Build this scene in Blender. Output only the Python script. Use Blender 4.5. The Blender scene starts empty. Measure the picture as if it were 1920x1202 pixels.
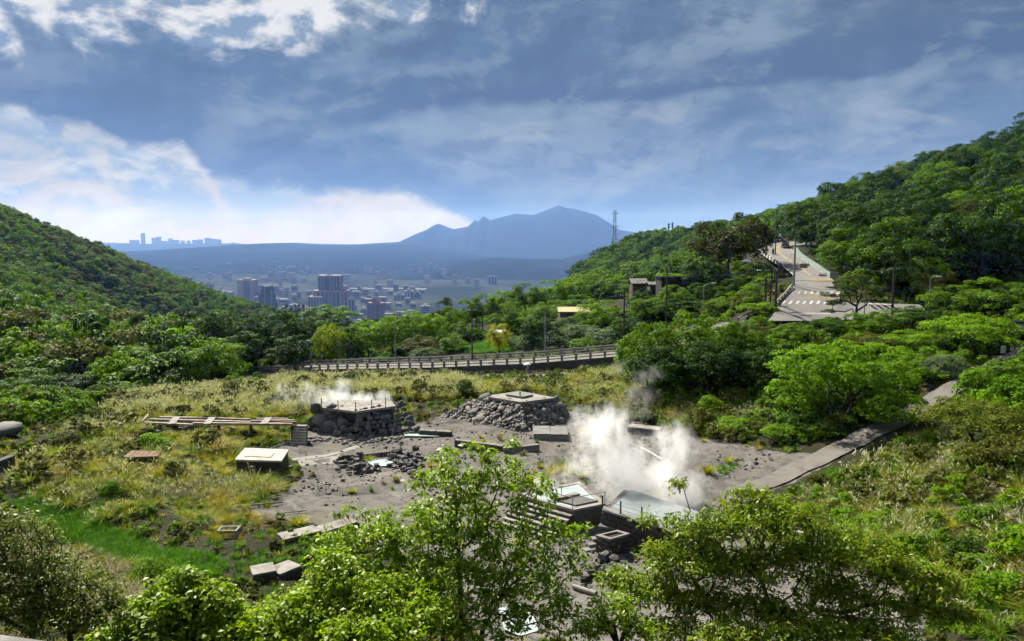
import bpy, bmesh, math, random
import numpy as np
from mathutils import Vector, Matrix
rng = np.random.default_rng(7)
random.seed(7)
SC = bpy.context.scene
COL = SC.collection
R = math.radians

# ------------------------------------------------------------------ camera, sky, sun, exposure
FPX, CX, CY, HZ = 1387.0, 960.0, 601.0, 453.0      # focal length in photo pixels, centre, horizon row
PITCH = math.atan((CY - HZ) / FPX)
cam = bpy.data.cameras.new('camera'); camo = bpy.data.objects.new('camera', cam); COL.objects.link(camo)
cam.sensor_width = 36.0; cam.lens = FPX / 1920 * 36.0
cam.clip_start = 0.1; cam.clip_end = 60000
camo.location = (0, 0, 0); camo.rotation_euler = (math.pi / 2 - PITCH, 0, 0)
SC.camera = camo
SUN_AZ, SUN_EL = R(-31), R(44)                     # left of the view direction, high
sun = bpy.data.lights.new('sun', 'SUN'); suno = bpy.data.objects.new('sun', sun); COL.objects.link(suno)
sun.energy = 5.0; sun.angle = R(0.55); sun.color = (1.0, 0.95, 0.86)
sdir = Vector((math.sin(SUN_AZ) * math.cos(SUN_EL), math.cos(SUN_AZ) * math.cos(SUN_EL), math.sin(SUN_EL)))
suno.rotation_euler = (-sdir).to_track_quat('-Z', 'Y').to_euler()
SC.view_settings.view_transform = 'Standard'; SC.view_settings.look = 'None'
SC.view_settings.exposure = 1.22; SC.view_settings.gamma = 1.0
SC.render.engine = 'CYCLES'
cy = SC.cycles
cy.use_denoising = True
try: cy.denoiser = 'OPENIMAGEDENOISE'
except Exception: pass
cy.max_bounces = 8; cy.diffuse_bounces = 2; cy.glossy_bounces = 1; cy.transmission_bounces = 3
cy.volume_bounces = 7; cy.transparent_max_bounces = 8
cy.volume_step_rate = 1.0; cy.volume_max_steps = 256
cy.use_adaptive_sampling = True; cy.adaptive_threshold = 0.03; cy.adaptive_min_samples = 12
cy.caustics_reflective = False; cy.caustics_refractive = False

def lin(r, g, b):
    f = lambda c: (c / 255 / 12.92) if c <= 10.3 else ((c / 255 + .055) / 1.055) ** 2.4
    return (f(r), f(g), f(b))

# ---- tiny node-expression helper
class E:
    def __init__(s, nt, sock): s.nt, s.k = nt, sock
    def _m(s, op, *o, clamp=False):
        n = s.nt.nodes.new('ShaderNodeMath'); n.operation = op; n.use_clamp = clamp
        for i, v in enumerate((s,) + o):
            if isinstance(v, E): s.nt.links.new(v.k, n.inputs[i])
            else: n.inputs[i].default_value = v
        return E(s.nt, n.outputs[0])
    def __add__(s, o): return s._m('ADD', o)
    __radd__ = __add__
    def __sub__(s, o): return s._m('SUBTRACT', o)
    def __rsub__(s, o): return (s * -1.0) + o
    def __mul__(s, o): return s._m('MULTIPLY', o)
    __rmul__ = __mul__
    def __truediv__(s, o): return s._m('DIVIDE', o)
    def pw(s, o): return s._m('POWER', o)
    def mx(s, o): return s._m('MAXIMUM', o)
    def mn(s, o): return s._m('MINIMUM', o)
    def clamp(s): return s._m('ADD', 0.0, clamp=True)
    def step(s, a, b, lo=0.0, hi=1.0):
        n = s.nt.nodes.new('ShaderNodeMapRange'); n.interpolation_type = 'SMOOTHSTEP'
        s.nt.links.new(s.k, n.inputs[0])
        for i, v in ((1, a), (2, b), (3, lo), (4, hi)): n.inputs[i].default_value = v
        return E(s.nt, n.outputs[0])
    def ramp(s, stops):
        n = s.nt.nodes.new('ShaderNodeValToRGB'); s.nt.links.new(s.k, n.inputs[0])
        el = n.color_ramp.elements
        while len(el) < len(stops): el.new(0.5)
        for e, (p, c) in zip(el, stops):
            e.position = p
            e.color = (c, c, c, 1) if isinstance(c, (int, float)) else (*c, 1)
        return E(s.nt, n.outputs[0])
def mixc(nt, f, a, b, mode='MIX'):
    n = nt.nodes.new('ShaderNodeMix'); n.data_type = 'RGBA'; n.blend_type = mode
    if isinstance(f, E): nt.links.new(f.k, n.inputs[0])
    else: n.inputs[0].default_value = f
    for i, v in ((6, a), (7, b)):
        if isinstance(v, E): nt.links.new(v.k, n.inputs[i])
        else: n.inputs[i].default_value = (*v, 1) if len(v) == 3 else v
    return E(nt, n.outputs[2])
def noise(nt, vec, scale, detail=4, rough=.55, dist=0.0, lac=2.0, out=0):
    n = nt.nodes.new('ShaderNodeTexNoise')
    if vec is not None: nt.links.new(vec.k, n.inputs['Vector'])
    n.inputs['Scale'].default_value = scale; n.inputs['Detail'].default_value = detail
    n.inputs['Roughness'].default_value = rough; n.inputs['Distortion'].default_value = dist
    n.inputs['Lacunarity'].default_value = lac
    return E(nt, n.outputs[out])
def combine(nt, x, y, z):
    n = nt.nodes.new('ShaderNodeCombineXYZ')
    for i, v in enumerate((x, y, z)):
        if isinstance(v, E): nt.links.new(v.k, n.inputs[i])
        else: n.inputs[i].default_value = v
    return E(nt, n.outputs[0])

# ---- world: Nishita sky seen through gaps of a broken cloud deck
def build_world():
    w = bpy.data.worlds.new('World'); SC.world = w; w.use_nodes = True
    nt = w.node_tree; nt.nodes.clear()
    out = nt.nodes.new('ShaderNodeOutputWorld'); bg = nt.nodes.new('ShaderNodeBackground')
    nt.links.new(bg.outputs[0], out.inputs[0])
    sky = nt.nodes.new('ShaderNodeTexSky'); sky.sky_type = 'NISHITA'; sky.sun_disc = False
    sky.sun_elevation = SUN_EL; sky.sun_rotation = SUN_AZ; sky.altitude = 200; sky.ozone_density = 2.0
    tc = nt.nodes.new('ShaderNodeTexCoord')
    gen = E(nt, tc.outputs['Generated'])
    sp = nt.nodes.new('ShaderNodeSeparateXYZ'); nt.links.new(gen.k, sp.inputs[0])
    x, y, z = (E(nt, sp.outputs[i]) for i in range(3))
    az = x._m('ARCTAN2', y) * (180 / math.pi)
    el = z._m('ARCSINE') * (180 / math.pi)
    def ae(px, py):                       # photo pixel -> azimuth, elevation in degrees
        v = ray(px, py); return math.degrees(math.atan2(v[0], v[1])), math.degrees(math.asin(v[2] / np.linalg.norm(v)))
    A0, A1, ELM = -45.0, 45.0, 40.0
    a01 = ((az - A0) / (A1 - A0)).clamp()
    def edge(pts):                        # polyline of pixels -> elevation as a function of azimuth
        return (a01.ramp([((ae(*p)[0] - A0) / (A1 - A0), (ae(*p)[1] + 10) / ELM) for p in pts]) * ELM) - 10.0
    zc = z.mx(0.0) + 0.16
    pl = combine(nt, x / zc, y / zc, 0.0)                     # cloud-deck plane
    stretched = combine(nt, az * 0.05, el * 0.10, 0.3)
    st2 = combine(nt, az * 0.05, el * 0.075, 1.3)
    nb = noise(nt, pl, 0.55, 2, .55)                      # broad mottling of the deck
    nm = noise(nt, stretched, 1.6, 5, .58, .25)
    sv = combine(nt, az * 0.05, el * 0.085, 2.2); sv2 = combine(nt, az * 0.05 - .045, el * 0.085 + .05, 2.2)
    shade = noise(nt, sv, 2.3, 6, .60, .25) - noise(nt, sv2, 2.3, 6, .60, .25)            # sunward relief of the cloud lumps
    nf = noise(nt, st2, 2.6, 6, .64, .3)
    nl = noise(nt, st2, 0.9, 2, .5)
    puff = noise(nt, st2, 1.7, 6, .66, .8)
    # deck colour: slate blue, mottled, greyer to the right and up
    right = az.step(-6, 34)
    deck = mixc(nt, right, lin(80, 107, 142), lin(88, 103, 124))
    deck = mixc(nt, nm.step(.44, .64), deck, lin(116, 138, 162))
    deck = mixc(nt, (nf * .55 + nm * .45).step(.50, .62, 0, .55), deck, lin(146, 162, 178))
    deck = mixc(nt, (nm * .6 + nl * .4).step(.48, .28, 0, .85), deck, lin(70, 93, 122))
    # dark shelf whose lower rim runs up to the right; paler, streaky air below it
    e2 = edge([(300, 330), (640, 250), (860, 205), (1010, 208), (1180, 196), (1350, 170), (1500, 160), (1660, 145), (1920, 120), (2100, 100)])
    rim = (el - e2) + (nf - .5) * 2.6 + (nl - .5) * 2.2
    below = rim.step(0.45, -0.5) * az.step(-10, 2)
    shelf = rim.step(4.5, 0.0) * rim.step(-.4, .4) * az.step(-24, -4)
    deck = mixc(nt, shelf * .92, deck, lin(64, 84, 112))
    lowair = mixc(nt, nm.step(.42, .62), lin(90, 114, 140), lin(126, 143, 160))
    pz = noise(nt, combine(nt, az * .05, el * .11, 4.1), 2.9, 6, .62, .5)
    lowair = mixc(nt, pz.step(.50, .66) * el.step(2.5, 6) * el.step(13, 8.5) * .5, lowair, lin(176, 184, 193))
    lowair = mixc(nt, pz.step(.46, .34) * el.step(1.5, 5) * .6, lowair, lin(84, 106, 132))
    lowair = mixc(nt, el.step(4.2, .3) * .6, lowair, lin(100, 130, 164))
    lowair = mixc(nt, el.step(1.6, -.2) * .6, lowair, lin(158, 174, 192))
    deck = mixc(nt, below * .92, deck, lowair)
    # sunlit gap low on the left under the deck
    e1 = edge([(-250, 200), (0, 205), (90, 225), (170, 215), (240, 275), (300, 285), (345, 275), (400, 330), (520, 342), (620, 350), (745, 358), (800, 378), (870, 405), (960, 452), (1060, 520), (1300, 560), (2100, 600)])
    d1 = (e1 - el) + (nf - .5) * 2.2 + (puff - .5) * 2.6
    gap = d1.step(-.35, .7)
    cream = mixc(nt, el.step(7, .5), lin(190, 196, 196), lin(236, 214, 172))
    pc = noise(nt, st2, 3.4, 6, .62, .6)
    cl = (pc * .65 + puff * .35).step(.44, .54) * el.step(1.2, 3.4) * az.step(-9, -19)
    cream = mixc(nt, cl * .92, cream, lin(138, 163, 194))
    cream = mixc(nt, pc.step(.48, .60) * el.step(4.5, 1.0) * .4, cream, lin(196, 203, 206))
    cream = mixc(nt, nf.step(.52, .70) * .55, cream, lin(236, 233, 224))
    deck = mixc(nt, shade.step(.015, .12) * .42, deck, lin(146, 163, 178))
    deck = mixc(nt, shade.step(-.0, -.10) * .62, deck, lin(66, 87, 114))
    cream = mixc(nt, shade.step(-.005, -.10) * .45 * el.step(.2, 2.5), cream, lin(150, 172, 198))
    cream = mixc(nt, shade.step(.01, .10) * .5, cream, lin(244, 242, 234))
    base = d1.step(-4.2, -.4) * az.step(6, -4) * (nl * .6 + nm * .4).step(.30, .62, .55, 1.0)
    deck = mixc(nt, base * .75, deck, lin(66, 92, 134))
    deck = mixc(nt, gap, deck, cream)
    lip = d1.step(-.4, .35) * d1.step(1.3, .3) * puff.step(.46, .62)
    deck = mixc(nt, lip * .55, deck, lin(246, 246, 242))
    # bright, broken white tops high on the left, towards the sun
    e3 = edge([(-250, 78), (0, 78), (70, 66), (160, 112), (220, 105), (290, 62), (350, 115), (470, 102), (600, 66), (660, 30), (740, 36), (850, 14), (960, -40), (1200, -120), (2100, -160)])
    d3 = (el - e3) + (puff - .5) * 12.0 + (nf - .5) * 9.0 + .6
    wm = d3.step(-.4, 2.0) * az.step(16, -2)
    white = mixc(nt, (nf * .4 + pc * .3 + .15 + shade * 1.2).step(.40, .56), lin(128, 152, 184), lin(250, 250, 250))
    deck = mixc(nt, wm * .95, deck, white)
    hs = nt.nodes.new('ShaderNodeHueSaturation'); hs.inputs['Saturation'].default_value = .90; hs.inputs['Value'].default_value = .88; hs.inputs['Hue'].default_value = .492; nt.links.new(deck.k, hs.inputs['Color']); deck = E(nt, hs.outputs[0])
    # open sky shows only thinly through the deck
    nis = nt.nodes.new('ShaderNodeVectorMath'); nis.operation = 'SCALE'; nis.inputs['Scale'].default_value = 0.14
    nt.links.new(sky.outputs[0], nis.inputs[0])
    cover = nb.step(.2, .42, .94, .99)
    col = mixc(nt, cover, E(nt, nis.outputs[0]), deck)
    nt.links.new(col.k, bg.inputs[0]); bg.inputs[1].default_value = 0.42
    w.cycles.sampling_method = 'MANUAL'; w.cycles.sample_map_resolution = 512

# ------------------------------------------------------------------ picture geometry -> world geometry
def ray(px, py):
    u, v = (px - CX) / FPX, (CY - py) / FPX
    c, s = math.cos(PITCH), math.sin(PITCH)
    return np.array((u, c + v * s, -s + v * c))
def D(px, py, Y):
    r = ray(px, py); return r * (Y / r[1])
def Z(px, py, z):
    r = ray(px, py); return r * (z / r[2])
build_world()

# ------------------------------------------------------------------ terrain
FL = -19.5
TP = []
def tp(px, py, Y, dz=0.0):
    p = D(px, py, Y); TP.append((p[0], p[1], p[2] + dz))
for X in (-16, -8, 0, 8, 16):
    for Y in (44, 52, 60, 68, 76, 86, 96):
        if X < -9 and Y < 56: continue
        TP.append((X, Y, FL + (0.2 if Y > 80 else 0)))
TP += [(-22, 100, -19.6), (-5, 100, -19.6), (12, 98, -19.4), (22, 92, -18.9), (22, 70, -19.2), (20, 58, -19.5), (18, 48, -19.2), (10, 40, -19.3), (0, 38, -19.2), (-10, 42, -19.4)]
# slope under the camera
TP += [(x, y, z) for x in (-8, 0, 8, 16) for y, z in ((-8, -1.7), (0, -1.7), (3.2, -2.2), (14, -10), (24, -15.4), (32, -18.6))]
TP += [(-20, 0, -1.5), (-20, 3, -1.9), (-14, 14, -8.6), (-22, 16, -9.0), (-12, 22, -12.5), (-17, 24, -12.8), (-24, 26, -13.0), (-34, 30, -14.0), (-15, 32, -16.5), (-21, 36, -17.6), (-30, 40, -18.6), (-18, 44, -18.4), (-25, 50, -18.4)]
TP += [(24, 0, -1.7), (28, 14, -9.0), (22, 24, -13.0), (30, 30, -13.2), (20, 32, -16.6), (26, 40, -16.5), (34, 40, -14.0), (30, 50, -16.0), (42, 55, -13.6), (60, 60, -9.0), (60, 30, -5.0), (60, 0, -1.0)]
# right: path climbing to the road
for p in ((1420, 912, 59), (1530, 868, 63), (1640, 810, 68.5), (1800, 722, 76), (1900, 668, 84)): tp(*p)
tp(1860, 800, 66, -1.0); tp(1780, 850, 59, -1.0); tp(1640, 960, 49, -.8)
# left valley side
TP += [(-33, 58, -17.8), (-42, 66, -17.2), (-30, 72, -18.6), (-36, 84, -19.4), (-55, 80, -18.0), (-60, 60, -15.0), (-60, 40, -10), (-60, 10, -3), (-45, 100, -20.5), (-30, 112, -21.3)]
# road on its bank, and what lies behind
ROAD_LOW = [(470, 696, 146), (521, 695, 141), (620, 692, 133), (730, 690.5, 127), (815, 689, 123), (890, 686, 120), (995, 681.5, 117), (1100, 673, 115), (1175, 667, 114), (1260, 652, 114), (1330, 632, 114.5), (1390, 612, 115), (1440, 598, 116)]
for px, py, Y in ROAD_LOW: tp(px, py, Y - 2.5, -1.7); 
for px, py, Y in ROAD_LOW[:10]:
    p = D(px, py, Y); TP.append((p[0], p[1] + 8.5, p[2] - .7))
for p in ((600, 690, 150), (700, 672, 150), (820, 652, 150), (930, 645, 148), (1060, 640, 135), (1150, 625, 135),
          (560, 610, 230), (700, 615, 210), (850, 600, 210), (1000, 585, 200), (1100, 560, 190), (1200, 545, 180), (1300, 560, 145), (1300, 525, 190), (1400, 500, 200),
          (1150, 520, 320), (1000, 560, 300), (850, 600, 300), (700, 630, 300), (560, 640, 300), (450, 640, 260)): tp(*p, -1.5)
# upper road
ROAD_UP = [((1440, 603, 112), (1560, 600, 112)), ((1466, 566, 120), (1580, 566, 120)), ((1487, 542, 127), (1567, 540, 127)), ((1490, 520, 137), (1552, 514, 139)), ((1462, 497, 153), (1520, 493, 155)),
           ((1432, 479, 172), (1494, 475, 172)), ((1425, 468, 184), (1484, 464, 184)), ((1434, 461, 196), (1494, 456, 196)), ((1470, 456.5, 207), (1525, 450, 207))]
for l, r_ in ROAD_UP:
    tp(*l, -.5); tp(*r_, -.5); tp((l[0] + r_[0]) / 2, (l[1] + r_[1]) / 2, (l[2] + r_[2]) / 2, -.5)
    tp(l[0] - 45, l[1] + 12, l[2] - 2, -.9); tp(r_[0] + 22, r_[1] - 1, r_[2], -.4)
for p in ((1620, 596, 111), (1740, 592, 112), (1640, 572, 119), (1720, 572, 119)): tp(*p, -.5)
for p in ((1500, 650, 96), (1600, 640, 97), (1700, 640, 97), (1800, 640, 93), (1820, 590, 118), (1400, 545, 138), (1390, 520, 160)): tp(*p, -1.0)
# right hill
for p in ((1600, 505, 150), (1700, 490, 150), (1800, 475, 150), (1920, 460, 150), (2100, 440, 150), (1580, 418, 200), (1550, 410, 225), (1640, 382, 220), (1760, 330, 240), (1920, 275, 260), (2100, 205, 270), (1920, 243, 290), (1760, 303, 290), (1600, 362, 280),
          (1500, 405, 270), (1430, 418, 320), (1350, 425, 380), (1250, 452, 450), (1180, 450, 450), (1140, 470, 445), (1100, 494, 440), (1250, 490, 360), (1350, 470, 280)): tp(*p, -6 if p[2] > 180 else -1)
# left hill
for p in ((-200, 700, 110), (0, 720, 115), (150, 735, 112), (300, 715, 125), (0, 660, 150), (160, 665, 165), (300, 655, 200), (-200, 560, 180), (0, 600, 210), (160, 605, 230), (330, 642, 270), (0, 520, 270), (150, 540, 290), (280, 592, 310),
          (-250, 300, 340), (0, 388, 370), (100, 430, 370), (200, 490, 370), (300, 572, 370), (380, 628, 370), (0, 430, 340), (100, 480, 340), (200, 535, 345), (450, 675, 370), (-300, 250, 400)): tp(*p, -7.0 if p[2] > 280 else -2.5)
TP += [(-300, 480, 5), (-160, 480, -45), (-60, 480, -75), (60, 480, -70), (150, 560, -30), (300, 420, 40), (420, 300, 80), (420, 100, 60), (-420, 300, 60), (-420, 60, 20), (-150, 700, -120), (0, 700, -120), (200, 700, -90), (450, 700, 0), (-450, 700, -10), (150, 20, 10), (-150, 20, 5), (150, -30, 5), (-150, -30, 5), (0, -30, -1)]
TPA = np.array(TP)
def _rbf(P, Q):
    d = np.sqrt(((P[:, None, :] - Q[None, :, :]) ** 2).sum(-1) + 4.0)
    return d
_n = len(TPA)
_A = np.zeros((_n + 3, _n + 3)); _A[:_n, :_n] = _rbf(TPA[:, :2], TPA[:, :2]) - np.eye(_n) * .6
_A[:_n, _n] = 1; _A[:_n, _n + 1:] = TPA[:, :2] / 100; _A[_n:, :_n] = _A[:_n, _n:].T
_W = np.linalg.lstsq(_A, np.concatenate([TPA[:, 2], np.zeros(3)]), rcond=None)[0]
def H(x, y):
    P = np.stack([np.ravel(x), np.ravel(y)], -1).astype(float)
    o = np.zeros(len(P))
    for i in range(0, len(P), 8000):
        q = P[i:i + 8000]
        o[i:i + 8000] = _rbf(q, TPA[:, :2]) @ _W[:_n] + _W[_n] + q @ _W[_n + 1:] / 100
    X, Y = P[:, 0], P[:, 1]
    o += .10 * np.sin(X * .9 + 1.3 * np.sin(Y * .35)) * np.sin(Y * .8 + .7) + .05 * np.sin(X * 2.3 + Y * 1.1) * np.sin(Y * 2.1 - X * .6)
    return o
def h1(x, y): return float(H([x], [y])[0])
_hc = {}
def G(px, py, lift=0.0, y0=20.0, y1=460.0):
    """the point of the ground seen at photo pixel (px, py)"""
    k = (px, py, y0)
    if k not in _hc:
        r = ray(px, py); t = np.geomspace(y0, y1, 260) / r[1]
        d = t * r[2] - H(t * r[0], t * r[1])
        i = np.argmax(d < 0) if (d < 0).any() else 259
        i = max(i, 1); f = d[i - 1] / (d[i - 1] - d[i] + 1e-9); tt = t[i - 1] + (t[i] - t[i - 1]) * f
        _hc[k] = r * tt
    p = _hc[k].copy(); p[2] += lift; return p
# ------------------------------------------------------------------ mesh helpers
def link(o, parent=None):
    COL.objects.link(o)
    if parent is not None: o.parent = parent
    return o
def tag(o, label=None, cat=None, group=None, kind=None):
    if label: o['label'] = label
    if cat: o['category'] = cat
    if group: o['group'] = group
    if kind: o['kind'] = kind
    return o
def mesh_np(name, V, Fq, mats=None, attr=None, smooth=False, mi=None):
    """fast mesh from arrays; Fq is (n,4) quads or (n,3) triangles or list of such arrays"""
    me = bpy.data.meshes.new(name)
    if not isinstance(Fq, list): Fq = [Fq]
    Fq = [np.asarray(f, dtype=np.int32) for f in Fq if len(f)]
    loops = np.concatenate([f.ravel() for f in Fq]); n = sum(len(f) for f in Fq)
    tot = np.concatenate([np.full(len(f), f.shape[1], dtype=np.int32) for f in Fq])
    st = np.concatenate([[0], np.cumsum(tot)[:-1]]).astype(np.int32)
    me.vertices.add(len(V)); me.vertices.foreach_set('co', np.asarray(V, dtype=np.float32).ravel())
    me.loops.add(len(loops)); me.loops.foreach_set('vertex_index', loops)
    me.polygons.add(n); me.polygons.foreach_set('loop_start', st); me.polygons.foreach_set('loop_total', tot)
    if mi is not None: me.polygons.foreach_set('material_index', np.asarray(mi, dtype=np.int32))
    if smooth: me.polygons.foreach_set('use_smooth', np.ones(n, dtype=bool))
    for k, a in (attr or {}).items():
        at = me.attributes.new(k, 'FLOAT', 'POINT' if len(a) == len(V) else 'FACE'); at.data.foreach_set('value', np.asarray(a, dtype=np.float32))
    me.update(calc_edges=True)
    for m in (mats if isinstance(mats, (list, tuple)) else [mats] if mats else []): me.materials.append(m)
    return me
def obj(name, me, parent=None, loc=None):
    o = bpy.data.objects.new(name, me)
    if loc is not None: o.location = loc
    return link(o, parent)
def empty(name, loc=(0, 0, 0), rz=0.0):
    o = bpy.data.objects.new(name, None); o.location = loc; o.rotation_euler = (0, 0, rz); o.empty_display_size = .2
    return link(o)
class MB:
    """collects simple solids into one mesh"""
    def __init__(s): s.v, s.f = [], []
    def add(s, V, F):
        b = len(s.v); s.v += [tuple(map(float, p)) for p in V]; s.f += [tuple(b + i for i in f) for f in F]; return s
    def box(s, c, d, rz=0.0, tilt=None):
        hx, hy, hz = d[0] / 2, d[1] / 2, d[2] / 2
        P = [Vector((a * hx, b * hy, e * hz)) for e in (-1, 1) for a, b in ((-1, -1), (1, -1), (1, 1), (-1, 1))]
        M = Matrix.Rotation(rz, 3, 'Z')
        if tilt is not None: M = M @ tilt
        return s.add([M @ p + Vector(c) for p in P], [(0, 3, 2, 1), (4, 5, 6, 7), (0, 1, 5, 4), (1, 2, 6, 5), (2, 3, 7, 6), (3, 0, 4, 7)])
    def prism(s, top, bot):
        n = len(top)
        return s.add(list(bot) + list(top), [tuple(range(n - 1, -1, -1)), tuple(range(n, 2 * n))] + [(i, (i + 1) % n, n + (i + 1) % n, n + i) for i in range(n)])
    def bar(s, a, b, w, h=None):
        a, b = Vector(a), Vector(b); h = h or w; d = (b - a).normalized()
        u = d.cross(Vector((0, 0, 1)));
        if u.length < 1e-4: u = Vector((1, 0, 0))
        u.normalize(); v = u.cross(d).normalized(); u = u * w / 2; v = v * h / 2
        return s.prism([b - u - v, b + u - v, b + u + v, b - u + v], [a - u - v, a + u - v, a + u + v, a - u + v])
    def cyl(s, a, b, r0, r1=None, n=8):
        r1 = r0 if r1 is None else r1; a, b = Vector(a), Vector(b); d = (b - a).normalized()
        u = d.cross(Vector((0, 0, 1)))
        if u.length < 1e-4: u = Vector((1, 0, 0))
        u.normalize(); v = d.cross(u)
        ring = lambda c, r: [c + (u * math.cos(t) + v * math.sin(t)) * r for t in [2 * math.pi * i / n for i in range(n)]]
        return s.prism(ring(b, r1), ring(a, r0))
    def mesh(s, name, m, smooth=False):
        me = bpy.data.meshes.new(name); me.from_pydata(s.v, [], s.f); me.update()
        bm = bmesh.new(); bm.from_mesh(me); bmesh.ops.recalc_face_normals(bm, faces=bm.faces); bm.to_mesh(me); bm.free()
        if m: me.materials.append(m)
        if smooth:
            for p in me.polygons: p.use_smooth = True
        return me
    def build(s, name, m, parent=None, bevel=0.0, smooth=False):
        o = obj(name, s.mesh(name, m, smooth), parent)
        if parent is not None: o.matrix_parent_inverse = Matrix.Translation(-parent.location) if parent.rotation_euler.z == 0 else (Matrix.Translation(parent.location) @ Matrix.Rotation(parent.rotation_euler.z, 4, 'Z')).inverted()
        if bevel:
            b = o.modifiers.new('bevel', 'BEVEL'); b.width = bevel; b.segments = 2; b.limit_method = 'ANGLE'
        return o
def copy_tree(o, parent=None):
    c = o.copy(); COL.objects.link(c)
    if parent is not None: c.parent = parent
    for ch in o.children: copy_tree(ch, c)
    return c
def vnoise(p, seed=0):
    """smooth pseudo noise in [-1,1], p (n,2 or 3)"""
    p = np.asarray(p, float); o = np.zeros(len(p)); r = np.random.default_rng(seed)
    for k in range(7):
        w = r.normal(size=p.shape[1]); w *= (1.0 + .9 * k) / np.linalg.norm(w)
        o += np.sin(p @ w + r.uniform(0, 6.28) + 1.4 * np.sin(p @ np.roll(w, 1) * .8 + k)) / (1 + .5 * k)
    return o / 2.8

# ------------------------------------------------------------------ materials
ALB = .72                                                        # every colour below was matched at a shorter exposure
def new_mat(name):
    m = bpy.data.materials.new(name); m.use_nodes = True; nt = m.node_tree; nt.nodes.clear()
    out = nt.nodes.new('ShaderNodeOutputMaterial'); b = nt.nodes.new('ShaderNodeBsdfPrincipled')
    nt.links.new(b.outputs[0], out.inputs[0]); b.inputs['Specular IOR Level'].default_value = .25
    return m, nt, b, out
def geo_pos(nt):
    n = nt.nodes.new('ShaderNodeNewGeometry'); return E(nt, n.outputs['Position'])
def objco(nt):
    n = nt.nodes.new('ShaderNodeTexCoord'); return E(nt, n.outputs['Object'])
def attr(nt, name, typ='GEOMETRY'):
    n = nt.nodes.new('ShaderNodeAttribute'); n.attribute_name = name; n.attribute_type = typ; return E(nt, n.outputs['Fac'])
def bump(nt, b, h, strength=.5, dist=.05):
    n = nt.nodes.new('ShaderNodeBump'); n.inputs['Strength'].default_value = strength; n.inputs['Distance'].default_value = dist
    nt.links.new(h.k, n.inputs['Height']); nt.links.new(n.outputs[0], b.inputs['Normal'])
def plain(name, c1, c2=None, scale=3.0, rough=.85, bs=.3, bd=.02, c3=None, spec=.25, metal=0.0, wob=.0):
    c1, c2, c3 = (None if c is None else tuple(v * ALB for v in c) for c in (c1, c2, c3))
    """weathered solid: two or three tones by noise, fine relief"""
    m, nt, b, out = new_mat(name); p = geo_pos(nt)
    c2 = c2 or tuple(v * .7 for v in c1)
    n1 = noise(nt, p, scale, 4, .6, .3); col = mixc(nt, n1.step(.35, .68), c1, c2)
    n2 = noise(nt, p, scale * 6, 2, .6)
    if c3: col = mixc(nt, noise(nt, p, scale * .6, 4, .65, .5).step(.55, .7), col, c3)
    col = mixc(nt, n2.step(.3, .75, 0, .35), col, tuple(v * .6 for v in c1))
    nt.links.new(col.k, b.inputs['Base Color']); b.inputs['Roughness'].default_value = rough; b.inputs['Specular IOR Level'].default_value = spec
    b.inputs['Metallic'].default_value = metal
    if bs: bump(nt, b, n2, bs, bd)
    return m
def leaf_mat(name, dark, light, trans=.35, yellow=None, rough=.6, spec=.06, pos_scale=.12, tint='tint'):
    dark, light, yellow = (None if c is None else tuple(v * ALB * 1.2 for v in c) for c in (dark, light, yellow))
    m, nt, b, out = new_mat(name)
    t = attr(nt, tint)
    oi = nt.nodes.new('ShaderNodeObjectInfo'); rnd = E(nt, oi.outputs['Random'])
    pn = noise(nt, geo_pos(nt), pos_scale, 3, .5)
    f = (t * .45 + rnd * .35 + (pn - .5) * .9 + .10).clamp()
    col = mixc(nt, f, dark, light)
    if yellow: col = mixc(nt, t.step(.80, 1.0) * .8, col, yellow)
    col = mixc(nt, 1.0, col, E(nt, oi.outputs['Color']), 'MULTIPLY')
    nt.links.new(col.k, b.inputs['Base Color']); b.inputs['Roughness'].default_value = rough; b.inputs['Specular IOR Level'].default_value = spec
    tr = nt.nodes.new('ShaderNodeBsdfTranslucent')
    tcol = mixc(nt, 1.0, col, (1.25, 1.35, .55), 'MULTIPLY'); nt.links.new(tcol.k, tr.inputs[0])
    mx = nt.nodes.new('ShaderNodeMixShader'); mx.inputs[0].default_value = trans
    nt.links.new(b.outputs[0], mx.inputs[1]); nt.links.new(tr.outputs[0], mx.inputs[2]); nt.links.new(mx.outputs[0], out.inputs[0])
    return m
M = {}
M['concrete'] = plain('concrete', (.28, .268, .25), (.19, .18, .168), 1.2, c3=(.13, .12, .105))
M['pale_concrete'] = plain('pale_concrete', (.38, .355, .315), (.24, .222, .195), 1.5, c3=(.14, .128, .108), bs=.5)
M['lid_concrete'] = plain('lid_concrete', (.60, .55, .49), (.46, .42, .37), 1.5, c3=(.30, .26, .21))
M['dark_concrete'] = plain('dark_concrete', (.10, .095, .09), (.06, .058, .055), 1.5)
M['white_paint'] = plain('white_paint', (.78, .77, .74), (.66, .65, .62), 2.0, bs=.1)
M['stone'] = plain('stone', (.27, .245, .21), (.15, .14, .125), 2.5, c3=(.34, .25, .17), bs=.5, bd=.04)
M['dark_stone'] = plain('dark_stone', (.17, .165, .16), (.10, .10, .10), 2.5, c3=(.22, .20, .18), bs=.5, bd=.04)
M['brick_stone'] = plain('brick_stone', (.085, .08, .075), (.05, .048, .045), 4.0, c3=(.12, .105, .09), bs=.5, bd=.03)
M['steel'] = plain('steel', (.30, .30, .30), (.22, .22, .22), 5, rough=.5, bs=0, metal=.5)
M['dark_steel'] = plain('dark_steel', (.06, .06, .065), (.04, .04, .04), 5, rough=.55, bs=0)
M['pole_wood'] = plain('pole_wood', (.075, .062, .052), (.045, .038, .032), 4, bs=.3)
M['pole_grey'] = plain('pole_grey', (.34, .34, .33), (.25, .25, .25), 3, rough=.6, bs=0)
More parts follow.
